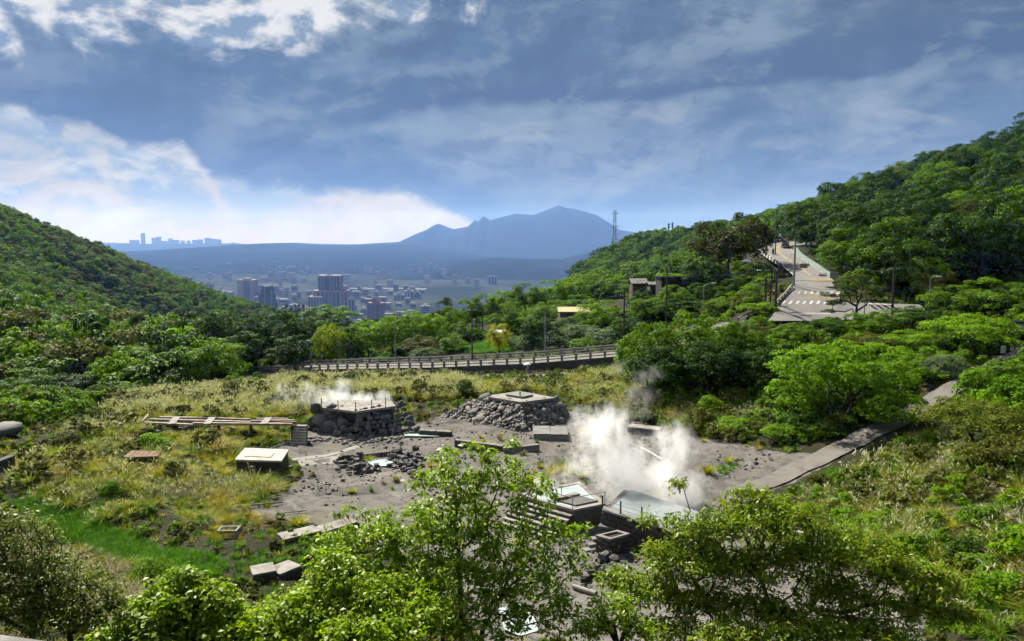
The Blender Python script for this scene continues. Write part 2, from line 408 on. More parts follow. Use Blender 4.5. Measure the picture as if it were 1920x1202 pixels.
M['old_wood'] = plain('old_wood', (.50, .42, .35), (.30, .23, .18), 2.5, c3=(.26, .14, .08))
M['rust_wood'] = plain('rust_wood', (.26, .14, .08), (.17, .095, .06), 3, c3=(.36, .24, .16))
M['asphalt'] = plain('asphalt', (.27, .255, .235), (.20, .19, .178), .5, c3=(.31, .28, .235), bs=.15, bd=.01)
M['road_white'] = plain('road_white', (.66, .65, .62), (.42, .41, .39), 2.2, bs=0)
M['road_yellow'] = plain('road_yellow', (.62, .42, .10), (.50, .36, .12), 3, bs=0)
M['road_ochre'] = plain('road_ochre', (.36, .28, .17), (.28, .23, .16), 1.0, bs=0)
M['road_green'] = plain('road_green', (.24, .33, .28), (.19, .27, .23), 1.0, bs=0)
M['kerb_red'] = plain('kerb_red', (.48, .14, .08), (.36, .11, .07), 2.0, bs=0)
M['path'] = plain('path', (.21, .192, .168), (.145, .132, .116), .6, c3=(.105, .096, .082), bs=.3)
M['bark'] = plain('bark', (.060, .046, .034), (.030, .024, .018), 3, bs=.6)
M['pale_bark'] = plain('pale_bark', (.14, .12, .095), (.08, .066, .05), 3, bs=.6)
M['rail_post'] = plain('rail_post', (.30, .285, .27), (.19, .18, .17), 2.0)
M['rail_bar'] = plain('rail_bar', (.50, .47, .43), (.36, .34, .31), 2.0)

def ground_mat():
    m, nt, b, out = new_mat('ground'); p = geo_pos(nt)
    veg = attr(nt, 'veg'); bn = noise(nt, p, .9, 4, .62, .4); fn = noise(nt, p, 7.0, 3, .6); gn = noise(nt, p, .18, 4, .6, .6); st = noise(nt, p, 26, 2, .6)
    bare = mixc(nt, bn.step(.36, .66), (.205, .192, .174), (.118, .110, .099))
    bare = mixc(nt, gn.step(.52, .68) * .65, bare, (.19, .168, .14))
    bare = mixc(nt, gn.step(.48, .33) * .8, bare, (.055, .052, .050))
    bare = mixc(nt, bn.step(.42, .30) * .6, bare, (.05, .047, .045))
    bare = mixc(nt, noise(nt, p, .33, 4, .6, 1.2).step(.60, .70) * .5, bare, (.30, .285, .26))
    bare = mixc(nt, noise(nt, p, .21, 5, .62, .9).step(.58, .68) * .4, bare, (.21, .175, .125))
    bare = mixc(nt, noise(nt, p, .42, 4, .6, 2.0).step(.40, .33) * .75, bare, (.05, .047, .045))
    bare = mixc(nt, fn.step(.58, .78) * .55, bare, (.28, .265, .25))
    bare = mixc(nt, fn.step(.44, .26) * .55, bare, (.045, .042, .04))
    bare = mixc(nt, st.step(.6, .75) * .45, bare, (.25, .24, .23))
    soil = mixc(nt, fn.step(.35, .7), (.016, .018, .008), (.034, .032, .014))
    v = (veg + (bn - .5) * .9).step(.38, .62)
    col = mixc(nt, v, mixc(nt, 1.0, bare, (ALB, ALB, ALB), 'MULTIPLY'), soil)
    nt.links.new(col.k, b.inputs['Base Color']); b.inputs['Roughness'].default_value = .95; b.inputs['Specular IOR Level'].default_value = .1
    bump(nt, b, bn * .9 + fn * .5, .8, .12)
    return m
M['ground'] = ground_mat()

def inpoly(x, y, P):
    x, y = np.asarray(x, float), np.asarray(y, float); c = np.zeros(x.shape, bool); n = len(P)
    for i in range(n):
        x0, y0 = P[i]; x1, y1 = P[(i + 1) % n]
        m = ((y0 > y) != (y1 > y)) & (x < (x1 - x0) * (y - y0) / (y1 - y0 + 1e-12) + x0); c ^= m
    return c
def wpoly(pts): return [tuple(G(*p)[:2]) for p in pts]          # outline on the ground, in world metres
BARE = [wpoly([(520, 842), (545, 822), (560, 800), (640, 800), (700, 812), (810, 790), (830, 772), (930, 760), (1070, 772), (1100, 775), (1180, 790), (1300, 815), (1480, 850), (1540, 850), (1560, 868), (1440, 920), (1400, 950), (1440, 1010), (1560, 1060), (1720, 1110), (1740, 1202), (900, 1202), (860, 1100), (700, 1020), (600, 985), (520, 970), (450, 975), (470, 945), (530, 925), (560, 900), (560, 870)])]
PATHP = [(1395, 925), (1420, 912), (1475, 890), (1530, 866), (1585, 838), (1640, 808), (1720, 765), (1800, 722), (1850, 695), (1900, 668), (1990, 630)]

def build_ground():
    rows = np.concatenate([np.linspace(-14, 20, 40), np.linspace(20.5, 125, 230), np.geomspace(126, 720, 90)])
    cols = np.linspace(-1, 1, 261)
    Y = np.repeat(rows[:, None], len(cols), 1); X = cols[None, :] * (np.maximum(Y, 0) * .95 + 32)
    Zz = H(X, Y).reshape(X.shape)
    V = np.stack([X.ravel(), Y.ravel(), Zz.ravel()], -1)
    n, k = X.shape; i = np.arange(n - 1)[:, None] * k + np.arange(k - 1)[None, :]
    Fq = np.stack([i, i + 1, i + k + 1, i + k], -1).reshape(-1, 4)
    veg = np.ones(len(V))
    for P in BARE: veg[inpoly(V[:, 0], V[:, 1], P)] = 0
    vg = veg.reshape(X.shape)
    for _ in range(2): vg[1:-1, 1:-1] = (vg[1:-1, 1:-1] * 2 + vg[:-2, 1:-1] + vg[2:, 1:-1] + vg[1:-1, :-2] + vg[1:-1, 2:]) / 6
    o = obj('ground', mesh_np('ground', V, Fq, M['ground'], {'veg': vg.ravel()}, smooth=True)); tag(o, 'grey gravel valley floor and its green banks', kind='structure')
build_ground()

# far plain, hills and mountain, all where they stand
def ridge(name, prof, Y0, front, back, base, m, label, rough=.06, seed=1, nx=160, ny=46, tree=0.0):
    """a hill whose crest follows the given skyline (pixels) at distance Y0"""
    P = np.array([D(px, py, Y0) for px, py in prof]); xs = np.linspace(P[0, 0], P[-1, 0], nx); zs = np.interp(xs, P[:, 0], P[:, 2])
    t = np.concatenate([np.linspace(-1, 0, ny * 2 // 3), np.linspace(0, 1, ny // 3)[1:]])
    T, Xg = np.meshgrid(t, xs, indexing='ij'); Zc = np.repeat(zs[None], len(t), 0)
    fall = np.where(T < 0, np.cos(np.clip(-T, 0, 1) * math.pi / 2) ** 1.25, np.cos(np.clip(T, 0, 1) * math.pi / 2))
    L = (zs.max() - base)
    N = vnoise(np.stack([Xg.ravel() / (front * .35), T.ravel() * 2.2 + 3], -1), seed).reshape(T.shape)
    N2 = vnoise(np.stack([Xg.ravel() / (front * .09), T.ravel() * 9], -1), seed + 1).reshape(T.shape)
    Zg = base + (Zc - base) * fall + (N * rough + N2 * rough * .45) * L * np.abs(np.sin(np.clip(T, -1, 1) * math.pi))
    if tree: Zg += np.random.default_rng(seed).uniform(0, tree, Zg.shape) * (fall > .05)
    Yg = Y0 + np.where(T < 0, T * front, T * back)
    V = np.stack([Xg.ravel(), Yg.ravel(), np.maximum(Zg, base - 3).ravel()], -1); n, k = T.shape
    i = np.arange(n - 1)[:, None] * k + np.arange(k - 1)[None, :]
    o = obj(name, mesh_np(name, V, np.stack([i, i + 1, i + k + 1, i + k], -1).reshape(-1, 4), m, smooth=True)); tag(o, label, kind='structure'); return o
def far_mat(name, a, b_, sc):
    m, nt, b, out = new_mat(name); p = geo_pos(nt); n1 = noise(nt, p, sc, 8, .65, .4)
    col = mixc(nt, n1.step(.38, .62), a, b_); nt.links.new(col.k, b.inputs['Base Color']); b.inputs['Roughness'].default_value = 1; b.inputs['Specular IOR Level'].default_value = 0; return m
M['far_wood'] = far_mat('far_wood', (.007, .011, .008), (.015, .022, .011), .006)
M['far_plain'] = far_mat('far_plain', (.016, .022, .013), (.050, .056, .044), .0035)
PLAIN = -190.0
mb = MB(); mb.add([(-16000, 640, PLAIN), (16000, 640, PLAIN), (16000, 17500, PLAIN), (-16000, 17500, PLAIN)], [(0, 1, 2, 3)])
tag(mb.build('plain', M['far_plain']), 'flat green river plain beyond the city', kind='structure')
ridge('mountain', [(560, 470), (640, 462), (700, 458), (765, 453), (790, 438), (808, 430), (824, 420), (838, 426), (852, 430), (880, 425), (892, 413), (898, 417), (907, 406), (920, 413), (945, 406), (965, 401), (1000, 403), (1030, 392), (1047, 385), (1060, 390), (1075, 392), (1110, 402), (1130, 415), (1150, 430), (1190, 436), (1260, 446), (1400, 462), (1600, 476)], 10800, 3600, 3000, PLAIN, M['far_wood'], 'blue hazy mountain with a pointed summit on the skyline', .05, 3, 520, 60)
ridge('plateau', [(-400, 450), (100, 453), (195, 455), (250, 457), (330, 457), (400, 456), (480, 458), (560, 456), (640, 458), (720, 460), (800, 464)], 12200, 2200, 2500, PLAIN, M['far_wood'], 'long blue plateau with towers along its rim', .03, 5, 160, 40)
ridge('wooded_hills', [(80, 470), (250, 472), (330, 468), (420, 462), (500, 456), (555, 455), (600, 459), (680, 458), (770, 458), (860, 468), (950, 476), (1040, 490), (1150, 505)], 8600, 4300, 1500, PLAIN, M['far_wood'], 'low dark blue wooded hills across the plain', .05, 9, 220, 44)
ridge('foothills', [(700, 522), (790, 506), (860, 492), (930, 484), (1000, 486), (1060, 488), (1120, 470), (1180, 462), (1240, 455), (1350, 450), (1600, 440)], 5200, 1500, 1400, PLAIN, M['far_wood'], 'darker blue foothills below the mountain', .05, 12, 200, 40)

# the air between here and the mountain
def build_haze():
    mb = MB(); mb.box((0, 7300, 205), (30000, 19000, 800))
    m = bpy.data.materials.new('haze'); m.use_nodes = True; nt = m.node_tree; nt.nodes.clear()
    out = nt.nodes.new('ShaderNodeOutputMaterial'); v = nt.nodes.new('ShaderNodeVolumePrincipled')
    v.inputs['Color'].default_value = (.20, .37, .90, 1); v.inputs['Absorption Color'].default_value = (1, 1, 1, 1); v.inputs['Density'].default_value = 0.84e-4; v.inputs['Anisotropy'].default_value = 0.1
    nt.links.new(v.outputs[0], out.inputs['Volume']); m.cycles.homogeneous_volume = True
    o = mb.build('haze', m); tag(o, 'thin blue haze over the whole valley', kind='stuff')
build_haze()
# ------------------------------------------------------------------ vegetation kit
def unit(v): return v / (np.linalg.norm(v, axis=-1, keepdims=True) + 1e-9)
def leaf_quads(C, N, S, ratio=.5, r=None, along=None, fold=.12):
    """pointed leaves (one folded quad each) at C, facing N, length S"""
    r = r or rng; n = len(C)
    T = r.normal(size=(n, 3)) if along is None else along + r.normal(size=(n, 3)) * .35
    T = unit(T - (T * N).sum(-1, keepdims=True) * N); B = np.cross(N, T); S = np.asarray(S)[:, None]
    V = np.stack([C - T * S * .5, C + B * S * ratio * .5 + N * S * fold, C + T * S * .5, C - B * S * ratio * .5 + N * S * fold], 1).reshape(-1, 3)
    return V, np.arange(4 * n).reshape(-1, 4)
def tubes(paths, sides=5):
    """tapered tubes; paths = list of (points (k,3), radii (k,))"""
    Vs, Fs, b = [], [], 0
    for P, rad in paths:
        P = np.asarray(P, float); k = len(P); t = unit(np.gradient(P, axis=0))
        ref = np.where(np.abs(t[:, 2:3]) > .9, np.array([[1., 0, 0]]), np.array([[0, 0, 1.]])); u = unit(np.cross(t, ref)); v = np.cross(t, u)
        a = np.arange(sides) * 2 * math.pi / sides
        ring = P[:, None] + (u[:, None] * np.cos(a)[None, :, None] + v[:, None] * np.sin(a)[None, :, None]) * np.asarray(rad)[:, None, None]
        Vs.append(ring.reshape(-1, 3)); i = np.arange(k - 1)[:, None] * sides + np.arange(sides)[None]; j = np.arange(k - 1)[:, None] * sides + (np.arange(sides)[None] + 1) % sides
        Fs.append(np.stack([i, j, j + sides, i + sides], -1).reshape(-1, 4) + b); b += k * sides
    return np.concatenate(Vs), np.concatenate(Fs)
def skeleton(trunk, tips, r, tip_r=.015, pipe=.46, rmax=.4, wob=.10, up=.25, mind=None):
    """joins every tip to the growing tree; returns limb paths"""
    nodes = [np.array(p, float) for p in trunk]; par = [-1] + list(range(len(trunk) - 1)); plen = [0.0]
    for i in range(1, len(nodes)): plen.append(plen[-1] + np.linalg.norm(nodes[i] - nodes[i - 1]))
    top = nodes[-1]; order = np.argsort(np.linalg.norm(tips - top, axis=1)); tipn = []
    k0 = max(1, len(trunk) // 3)
    for q in order:
        t = tips[q]; A = np.array(nodes); d = np.linalg.norm(A - t, axis=1); cost = d + .28 * np.array(plen) + 1.2 * np.maximum(0, A[:, 2] - t[2] + .2 * d); cost[:k0] += 50
        j = int(np.argmin(cost)); a = nodes[j]; L = d[j]; last = j; ns = max(1, min(4, int(L / .6)))
        for s in range(1, ns + 1):
            f = s / ns; p = a + (t - a) * f
            if s < ns: p = p + r.normal(size=3) * wob * L * .5; p[2] += up * L * math.sin(f * math.pi) * .4
            nodes.append(p); par.append(last); plen.append(plen[last] + L / ns); last = len(nodes) - 1
        tipn.append(last)
    cnt = np.zeros(len(nodes))
    for q in tipn: cnt[q] += 1
    for i in range(len(nodes) - 1, 0, -1):
        if par[i] >= 0: cnt[par[i]] += cnt[i]
    rad = np.minimum(rmax, tip_r * np.maximum(cnt, 1) ** pipe)
    kids = {}
    for i, p in enumerate(par):
        if p >= 0: kids.setdefault(p, []).append(i)
    paths = []; stack = [(0, None)]
    while stack:
        i, pre = stack.pop(); P = [] if pre is None else [nodes[pre]]; Q = [] if pre is None else [min(rad[pre], rad[i] * 1.15)]
        while True:
            P.append(nodes[i]); Q.append(rad[i]); ks = kids.get(i, [])
            if not ks: break
            ks = sorted(ks, key=lambda c: -cnt[c])
            for c in ks[1:]: stack.append((c, i))
            i = ks[0]
        if len(P) > 1: paths.append((P, Q))
    return paths
def ell_pts(n, r, c, rad, shell=.5, low=-.55):
    """points through an ellipsoid, thicker towards its skin"""
    d = unit(r.normal(size=(n * 3, 3))); d = d[d[:, 2] > low][:n]; q = (shell + (1 - shell) * r.uniform(0, 1, (len(d), 1)) ** .6)
    return np.array(c) + d * q * np.array(rad)
def puffs(centers, out, r, n, cr, leaf, upb=.5, flat=.7, ratio=.55, jit=.4):
    """leaf clumps: a domed spray of leaves round each centre"""
    k = len(centers); C0 = np.repeat(centers, n, 0); O0 = np.repeat(out, n, 0)
    d = unit(r.normal(size=(k * n, 3)) + O0 * .55 + np.array([0, 0, upb])); cr = np.repeat(cr, n)[:, None]
    C = C0 + d * cr * (1.02 - .6 * r.uniform(0, 1, (k * n, 1)) ** 2.2) * np.array([1, 1, flat])
    N = unit(d + np.array([0, 0, .45]) + r.normal(size=(k * n, 3)) * jit); S = leaf * r.uniform(.5, 1.35, k * n)
    V, Fq = leaf_quads(C, N, S, ratio, r)
    tint = np.repeat(np.clip(r.uniform(0, 1, k * n) * .4 + np.repeat(r.uniform(0, 1, k), n) * .6, 0, 1), 4)
    return V, Fq, tint
PROTO = {}
def proto_tree(key, seed, W, Ht, mat, bark, lobes, nclump, nleaf, cr, leaf, trunk_h=.3, upb=.5, flat=.7, rtrunk=.2, ratio=.55, ntrunk=1, lean=.0, wob=.12, shell=.6):
    """lobes: (x,y,z,rx,ry,rz) in fractions of W / Ht. Keeps crown and trunk meshes at nominal size"""
    r = np.random.default_rng(seed); pts = []; outs = []
    vol = [l[3] * l[4] * l[5] for l in lobes]; tot = sum(v ** .67 for v in vol)
    for l, v in zip(lobes, vol):
        c = np.array([l[0] * W, l[1] * W, l[2] * Ht]); rad = np.array([l[3] * W, l[4] * W, l[5] * Ht])
        p = ell_pts(max(3, int(nclump * v ** .67 / tot)), r, c, rad * .93, shell); pts.append(p); outs.append(unit((p - c) / rad))
    P = np.concatenate(pts); O = np.concatenate(outs)
    V, Fq, tint = puffs(P, O, r, nleaf, cr * r.uniform(.7, 1.3, len(P)), leaf, upb, flat, ratio)
    crown = mesh_np('crown', V, Fq, mat, {'tint': tint})
    paths = []
    sel = P[r.permutation(len(P))[:min(46, len(P))]]
    for s in range(ntrunk):
        a = 2 * math.pi * s / max(ntrunk, 1) + r.uniform(0, 1); off = np.array([math.cos(a), math.sin(a), 0]) * (.06 * W if ntrunk > 1 else 0)
        tr = [off * .4 + np.array([0, 0, -.6])] + [off * (.4 + f) + np.array([lean * f * W, 0, f * trunk_h * Ht]) + r.normal(size=3) * .05 for f in (.3, .65, 1.0)]
        paths += skeleton(tr, sel[s::ntrunk], r, tip_r=rtrunk * .13, rmax=rtrunk, wob=wob)
    Vt, Ft = tubes(paths, 5)
    PROTO[key] = (crown, mesh_np('trunk', Vt, Ft, bark, smooth=True), W, Ht)
def place_tree(key, name, label, cat, pos, W=None, Ht=None, group=None, rz=None, color=None, sink=.15):
    crown, trunk, W0, H0 = PROTO[key]
    o = empty(name, (pos[0], pos[1], pos[2] - sink), random.uniform(0, 6.28) if rz is None else rz)
    sw, sh = (W or W0) / W0, (Ht or H0) / H0; o.scale = (sw, sw, sh)
    tag(o, label, cat, group)
    c = obj('crown', crown, o); obj('trunk', trunk, o)
    if color: c.color = (*color, 1)
    return o
L = leaf_mat
M['lf_dark'] = L('dark_leaves', (.011, .036, .003), (.070, .150, .006), .24)
M['lf_mid'] = L('green_leaves', (.034, .090, .003), (.175, .305, .007), .30)
M['lf_bright'] = L('bright_leaves', (.062, .150, .003), (.225, .385, .008), .34)
M['lf_olive'] = L('olive_leaves', (.042, .054, .008), (.155, .17, .022), .26)
M['lf_lime'] = L('lime_leaves', (.16, .22, .004), (.42, .42, .012), .5)
M['lf_grey'] = L('grey_green_leaves', (.060, .10, .040), (.20, .28, .14), .36)
M['lf_pine'] = L('pine_needles', (.026, .058, .008), (.11, .15, .022), .2)
M['lf_fore'] = L('foreground_leaves', (.135, .24, .003), (.34, .48, .008), .44, yellow=(.52, .52, .02), rough=.45, spec=.25, pos_scale=.5)
M['lf_fore2'] = L('foreground_olive_leaves', (.10, .18, .004), (.28, .37, .010), .44, yellow=(.36, .22, .02), rough=.45, spec=.25, pos_scale=.5)
M['lf_shrub'] = L('small_glossy_leaves', (.055, .090, .010), (.19, .235, .025), .36, yellow=(.30, .33, .08), rough=.5, spec=.2, pos_scale=.6)
ROUND = [(0, 0, .62, .42, .42, .34), (.2, .1, .52, .28, .28, .26), (-.22, -.06, .55, .27, .27, .28), (.05, -.2, .45, .28, .26, .25), (0, .22, .5, .27, .25, .25)]
TALL = [(0, 0, .72, .36, .36, .25), (.14, .1, .5, .34, .34, .25), (-.16, -.1, .45, .34, .34, .25), (.1, -.16, .32, .34, .34, .2), (-.05, .15, .3, .36, .34, .2)]
BUSH = [(0, 0, .5, .42, .42, .45), (.25, .05, .38, .26, .26, .34), (-.24, .1, .4, .27, .27, .34), (.05, -.26, .34, .28, .25, .32)]
WIDE = [(0, 0, .74, .40, .40, .20), (.3, .05, .62, .24, .24, .18), (-.3, -.05, .62, .24, .24, .18), (.05, .3, .6, .25, .24, .18), (-.05, -.3, .6, .25, .24, .18)]
proto_tree('round1', 1, 8, 9, M['lf_dark'], M['bark'], ROUND, 74, 100, 1.0, .34, shell=.8)
proto_tree('round2', 2, 8, 9, M['lf_dark'], M['bark'], TALL, 76, 98, .95, .34, shell=.8)
proto_tree('mid1', 3, 8, 9, M['lf_mid'], M['bark'], ROUND, 70, 100, 1.0, .34, shell=.8)
proto_tree('mid2', 4, 8, 9, M['lf_mid'], M['bark'], TALL, 74, 98, .95, .34, shell=.8)
proto_tree('bright1', 5, 8, 8, M['lf_bright'], M['bark'], BUSH, 74, 98, .95, .32, shell=.8)
proto_tree('bright2', 6, 8, 9, M['lf_bright'], M['bark'], ROUND, 66, 100, 1.0, .34, shell=.8)
proto_tree('olive', 7, 9, 9, M['lf_olive'], M['bark'], ROUND, 74, 100, 1.0, .34, shell=.8)
proto_tree('lime', 8, 6, 7, M['lf_lime'], M['bark'], TALL, 80, 55, .8, .3)
proto_tree('grey', 9, 6, 4, M['lf_grey'], M['bark'], BUSH, 90, 55, .8, .32)
proto_tree('wide', 10, 12, 8, M['lf_bright'], M['bark'], WIDE, 150, 62, 1.1, .34, trunk_h=.35, flat=.35, upb=.8)
proto_tree('wideolive', 11, 12, 7, M['lf_olive'], M['bark'], WIDE, 150, 60, 1.1, .30, trunk_h=.35, flat=.35, upb=.8)
proto_tree('bush_d', 12, 4, 3, M['lf_dark'], M['bark'], BUSH, 50, 60, .6, .26)
proto_tree('bush_m', 13, 4, 3, M['lf_mid'], M['bark'], BUSH, 50, 60, .6, .26)
proto_tree('bush_b', 14, 4, 3, M['lf_bright'], M['bark'], BUSH, 50, 60, .6, .26)
proto_tree('bush_o', 15, 4, 3, M['lf_olive'], M['bark'], BUSH, 50, 55, .6, .26)
proto_tree('big_lit', 16, 13, 11, M['lf_bright'], M['bark'], [(-.24, -.05, .62, .24, .3, .3), (-.3, -.1, .35, .18, .28, .3), (.22, .05, .6, .26, .3, .28), (.3, -.05, .36, .2, .28, .28), (0, .1, .75, .24, .26, .2), (0, -.22, .3, .26, .2, .22), (-.3, -.18, .2, .22, .22, .18), (.3, -.18, .22, .22, .22, .18), (0, -.32, .2, .32, .16, .18), (0, -.2, .55, .26, .2, .2)], 290, 66, 1.0, .34, trunk_h=.28, rtrunk=.35, flat=.5, ntrunk=3)
proto_tree('big_dark', 17, 11, 12, M['lf_dark'], M['bark'], ROUND, 190, 66, 1.1, .36, rtrunk=.35, flat=.6)
CONE = [(0, 0, .2, .40, .40, .2), (0, 0, .4, .32, .32, .2), (0, 0, .6, .24, .24, .2), (0, 0, .8, .14, .14, .2)]
proto_tree('conifer', 18, 4, 12, M['lf_dark'], M['bark'], CONE, 60, 45, .7, .4, trunk_h=.9)
# low-detail crowns for far woods
def wood_proto(seed, mat, W, Ht, nclump, nleaf, leaf, flat=.6):
    r = np.random.default_rng(seed); k = int(r.integers(3, 6)); P, O = [], []
    for i in range(k):
        a = r.uniform(0, 6.28); q = r.uniform(.0, .30) * W; f = r.uniform(.55, 1.0); c = np.array([math.cos(a) * q, math.sin(a) * q, Ht * .46 * f]); rad = np.array([W * .30 * r.uniform(.7, 1.2), W * .30 * r.uniform(.7, 1.2), Ht * .5 * f])
        p = ell_pts(max(4, nclump // k), r, c, rad, .7, -.35); P.append(p); O.append(unit(p - c + np.array([0, 0, .2])))
    P, O = np.concatenate(P), np.concatenate(O)
    V, Fq, t = puffs(P, O, r, nleaf, W * .17 * r.uniform(.55, 1.4, len(P)), leaf, .6, flat)
    o = bpy.data.objects.new('wood_crown', mesh_np('wood_crown', V, Fq, mat, {'tint': t})); return o
def blades(r, n, L_, w, spread, droop, plume=0.0, segs=3):
    """a tuft of arching grass blades; optional pale seed plumes"""
    a = r.uniform(0, 6.283, n); s = spread * np.sqrt(r.uniform(0, 1, n)); l = L_ * r.uniform(.55, 1.1, n)
    base = np.stack([np.cos(a) * s * .35, np.sin(a) * s * .35, np.zeros(n)], -1); out = np.stack([np.cos(a), np.sin(a), np.zeros(n)], -1)
    lean = (.15 + .75 * s / max(spread, 1e-6)) * r.uniform(.6, 1.2, n); side = np.stack([-np.sin(a), np.cos(a), np.zeros(n)], -1)
    rows = []
    for k in range(segs + 1):
        f = k / segs; c = base + out * (lean * l * (f * .55 + droop * f * f))[:, None] + np.array([0, 0, 1.]) * (l * (f - (droop * .75) * f * f * lean))[:, None]
        ww = w * (1 - f) ** .8 * np.ones(n); rows.append((c - side * ww[:, None] * .5, c + side * ww[:, None] * .5))
    V = np.stack([q for ab in rows for q in ab], 1); k = 2 * (segs + 1)
    Fq = np.concatenate([np.arange(n)[:, None] * k + np.array([2 * j, 2 * j + 1, 2 * j + 3, 2 * j + 2])[None] for j in range(segs)])
    tint = np.repeat(r.uniform(0, 1, n), k); pl = np.zeros(n * k); V = V.reshape(-1, 3)
    if plume > 0:
        m = int(n * plume); idx = r.permutation(n)[:m]; tip = (rows[-1][0] + rows[-1][1])[idx] / 2 + np.array([0, 0, .12 * L_])
        C = np.repeat(tip, 3, 0) + r.normal(size=(m * 3, 3)) * .05 * L_; N = unit(r.normal(size=(m * 3, 3)) + np.array([0, -.6, .3]))
        V2, F2 = leaf_quads(C, N, np.full(m * 3, .26 * L_), .15, r, along=np.repeat(out[idx] * .5, 3, 0) + np.array([0, 0, 1.]))
        Fq = np.concatenate([Fq, F2 + len(V)]); V = np.concatenate([V, V2]); tint = np.concatenate([tint, np.repeat(r.uniform(0, 1, m * 3), 4)]); pl = np.concatenate([pl, np.ones(m * 12)])
    return V, Fq, tint, pl
def grass_mat(name, dark, light, plume=(.46, .42, .34), trans=.35, dry=None):
    dark, light, plume, dry = (None if c is None else tuple(v * ALB * 1.4 for v in c) for c in (dark, light, plume, dry))
    m, nt, b, out = new_mat(name); t = attr(nt, 'tint'); pl = attr(nt, 'plume')
    oi = nt.nodes.new('ShaderNodeObjectInfo'); rnd = E(nt, oi.outputs['Random']); pn = noise(nt, geo_pos(nt), .22, 3, .55)
    col = mixc(nt, (t * .4 + rnd * .45 + (pn - .5) * .8 + .08).clamp(), dark, light)
    if dry: col = mixc(nt, (rnd + (pn - .5) * 1.5).step(.72, .98) * .85, col, dry)
    col = mixc(nt, pl, col, mixc(nt, t, plume, tuple(v * .6 for v in plume)))
    col = mixc(nt, 1.0, col, E(nt, oi.outputs['Color']), 'MULTIPLY')
    nt.links.new(col.k, b.inputs['Base Color']); b.inputs['Roughness'].default_value = .65; b.inputs['Specular IOR Level'].default_value = .12
    tr = nt.nodes.new('ShaderNodeBsdfTranslucent'); tc = mixc(nt, 1.0, col, (1.2, 1.25, .7), 'MULTIPLY'); nt.links.new(tc.k, tr.inputs[0])
    mx = nt.nodes.new('ShaderNodeMixShader'); mx.inputs[0].default_value = trans
    nt.links.new(b.outputs[0], mx.inputs[1]); nt.links.new(tr.outputs[0], mx.inputs[2]); nt.links.new(mx.outputs[0], out.inputs[0]); return m
M['gr_silver'] = grass_mat('silver_grass', (.095, .135, .008), (.32, .36, .030), plume=(.52, .51, .33), dry=(.33, .26, .07))
M['gr_yellow'] = grass_mat('yellow_grass', (.15, .18, .005), (.46, .43, .018), dry=(.40, .29, .06))
M['gr_green'] = grass_mat('green_grass', (.048, .135, .010), (.13, .285, .020))
M['gr_dry'] = grass_mat('dry_grass', (.09, .078, .035), (.24, .195, .10), dry=(.28, .21, .14))
def tuft_mesh(seed, mat, n, L_, w, spread, droop, plume=0.0, segs=3):
    V, Fq, t, p = blades(np.random.default_rng(seed), n, L_, w, spread, droop, plume, segs)
    return mesh_np('tuft', V, Fq, mat, {'tint': t, 'plume': p})
def tuft_obj(*a, **k): return bpy.data.objects.new('tuft', tuft_mesh(*a, **k))

# ---- uncountable cover: one object whose points carry instances
def scatter(name, label, pts, scl, protos, seed=0, tilt=.12, zs=None, ix=None):
    """ONE stuff object: a point mesh turned into instances of the prototypes"""
    pts = np.asarray(pts, np.float32); n = len(pts); r = np.random.default_rng(seed)
    me = bpy.data.meshes.new(name); me.vertices.add(n); me.vertices.foreach_set('co', pts.ravel())
    sc = np.broadcast_to(np.asarray(scl, np.float32), (n,)); zs = np.ones(n) if zs is None else zs
    a = me.attributes.new('sc', 'FLOAT_VECTOR', 'POINT'); a.data.foreach_set('vector', np.stack([sc, sc, sc * zs], -1).astype(np.float32).ravel())
    a = me.attributes.new('rt', 'FLOAT_VECTOR', 'POINT'); a.data.foreach_set('vector', np.stack([r.normal(0, tilt, n), r.normal(0, tilt, n), r.uniform(0, 6.283, n)], -1).astype(np.float32).ravel())
    a = me.attributes.new('ix', 'INT', 'POINT'); a.data.foreach_set('value', (r.integers(0, len(protos), n) if ix is None else ix).astype(np.int32))
    o = obj(name, me); tag(o, label, kind='stuff')
    col = bpy.data.collections.new(name + '_kinds')
    for i, p in enumerate(protos): p.name = f'kind_{i:02d}_{name}'; col.objects.link(p)
    ng = bpy.data.node_groups.new(name, 'GeometryNodeTree')
    ng.interface.new_socket('Geometry', in_out='INPUT', socket_type='NodeSocketGeometry'); ng.interface.new_socket('Geometry', in_out='OUTPUT', socket_type='NodeSocketGeometry')
    N = ng.nodes.new; gi, go = N('NodeGroupInput'), N('NodeGroupOutput'); ip = N('GeometryNodeInstanceOnPoints'); ci = N('GeometryNodeCollectionInfo')
    ci.inputs['Collection'].default_value = col; ci.inputs['Separate Children'].default_value = True; ci.inputs['Reset Children'].default_value = True
    ip.inputs['Pick Instance'].default_value = True
    def at(nm, typ):
        q = N('GeometryNodeInputNamedAttribute'); q.data_type = typ; q.inputs['Name'].default_value = nm; return q.outputs['Attribute']
    lk = ng.links.new
    lk(gi.outputs[0], ip.inputs['Points']); lk(ci.outputs[0], ip.inputs['Instance']); lk(at('ix', 'INT'), ip.inputs['Instance Index']); lk(at('sc', 'FLOAT_VECTOR'), ip.inputs['Scale'])
    er = N('FunctionNodeEulerToRotation'); lk(at('rt', 'FLOAT_VECTOR'), er.inputs[0]); lk(er.outputs[0], ip.inputs['Rotation']); lk(ip.outputs[0], go.inputs[0])
    md = o.modifiers.new('scatter', 'NODES'); md.node_group = ng
    return o
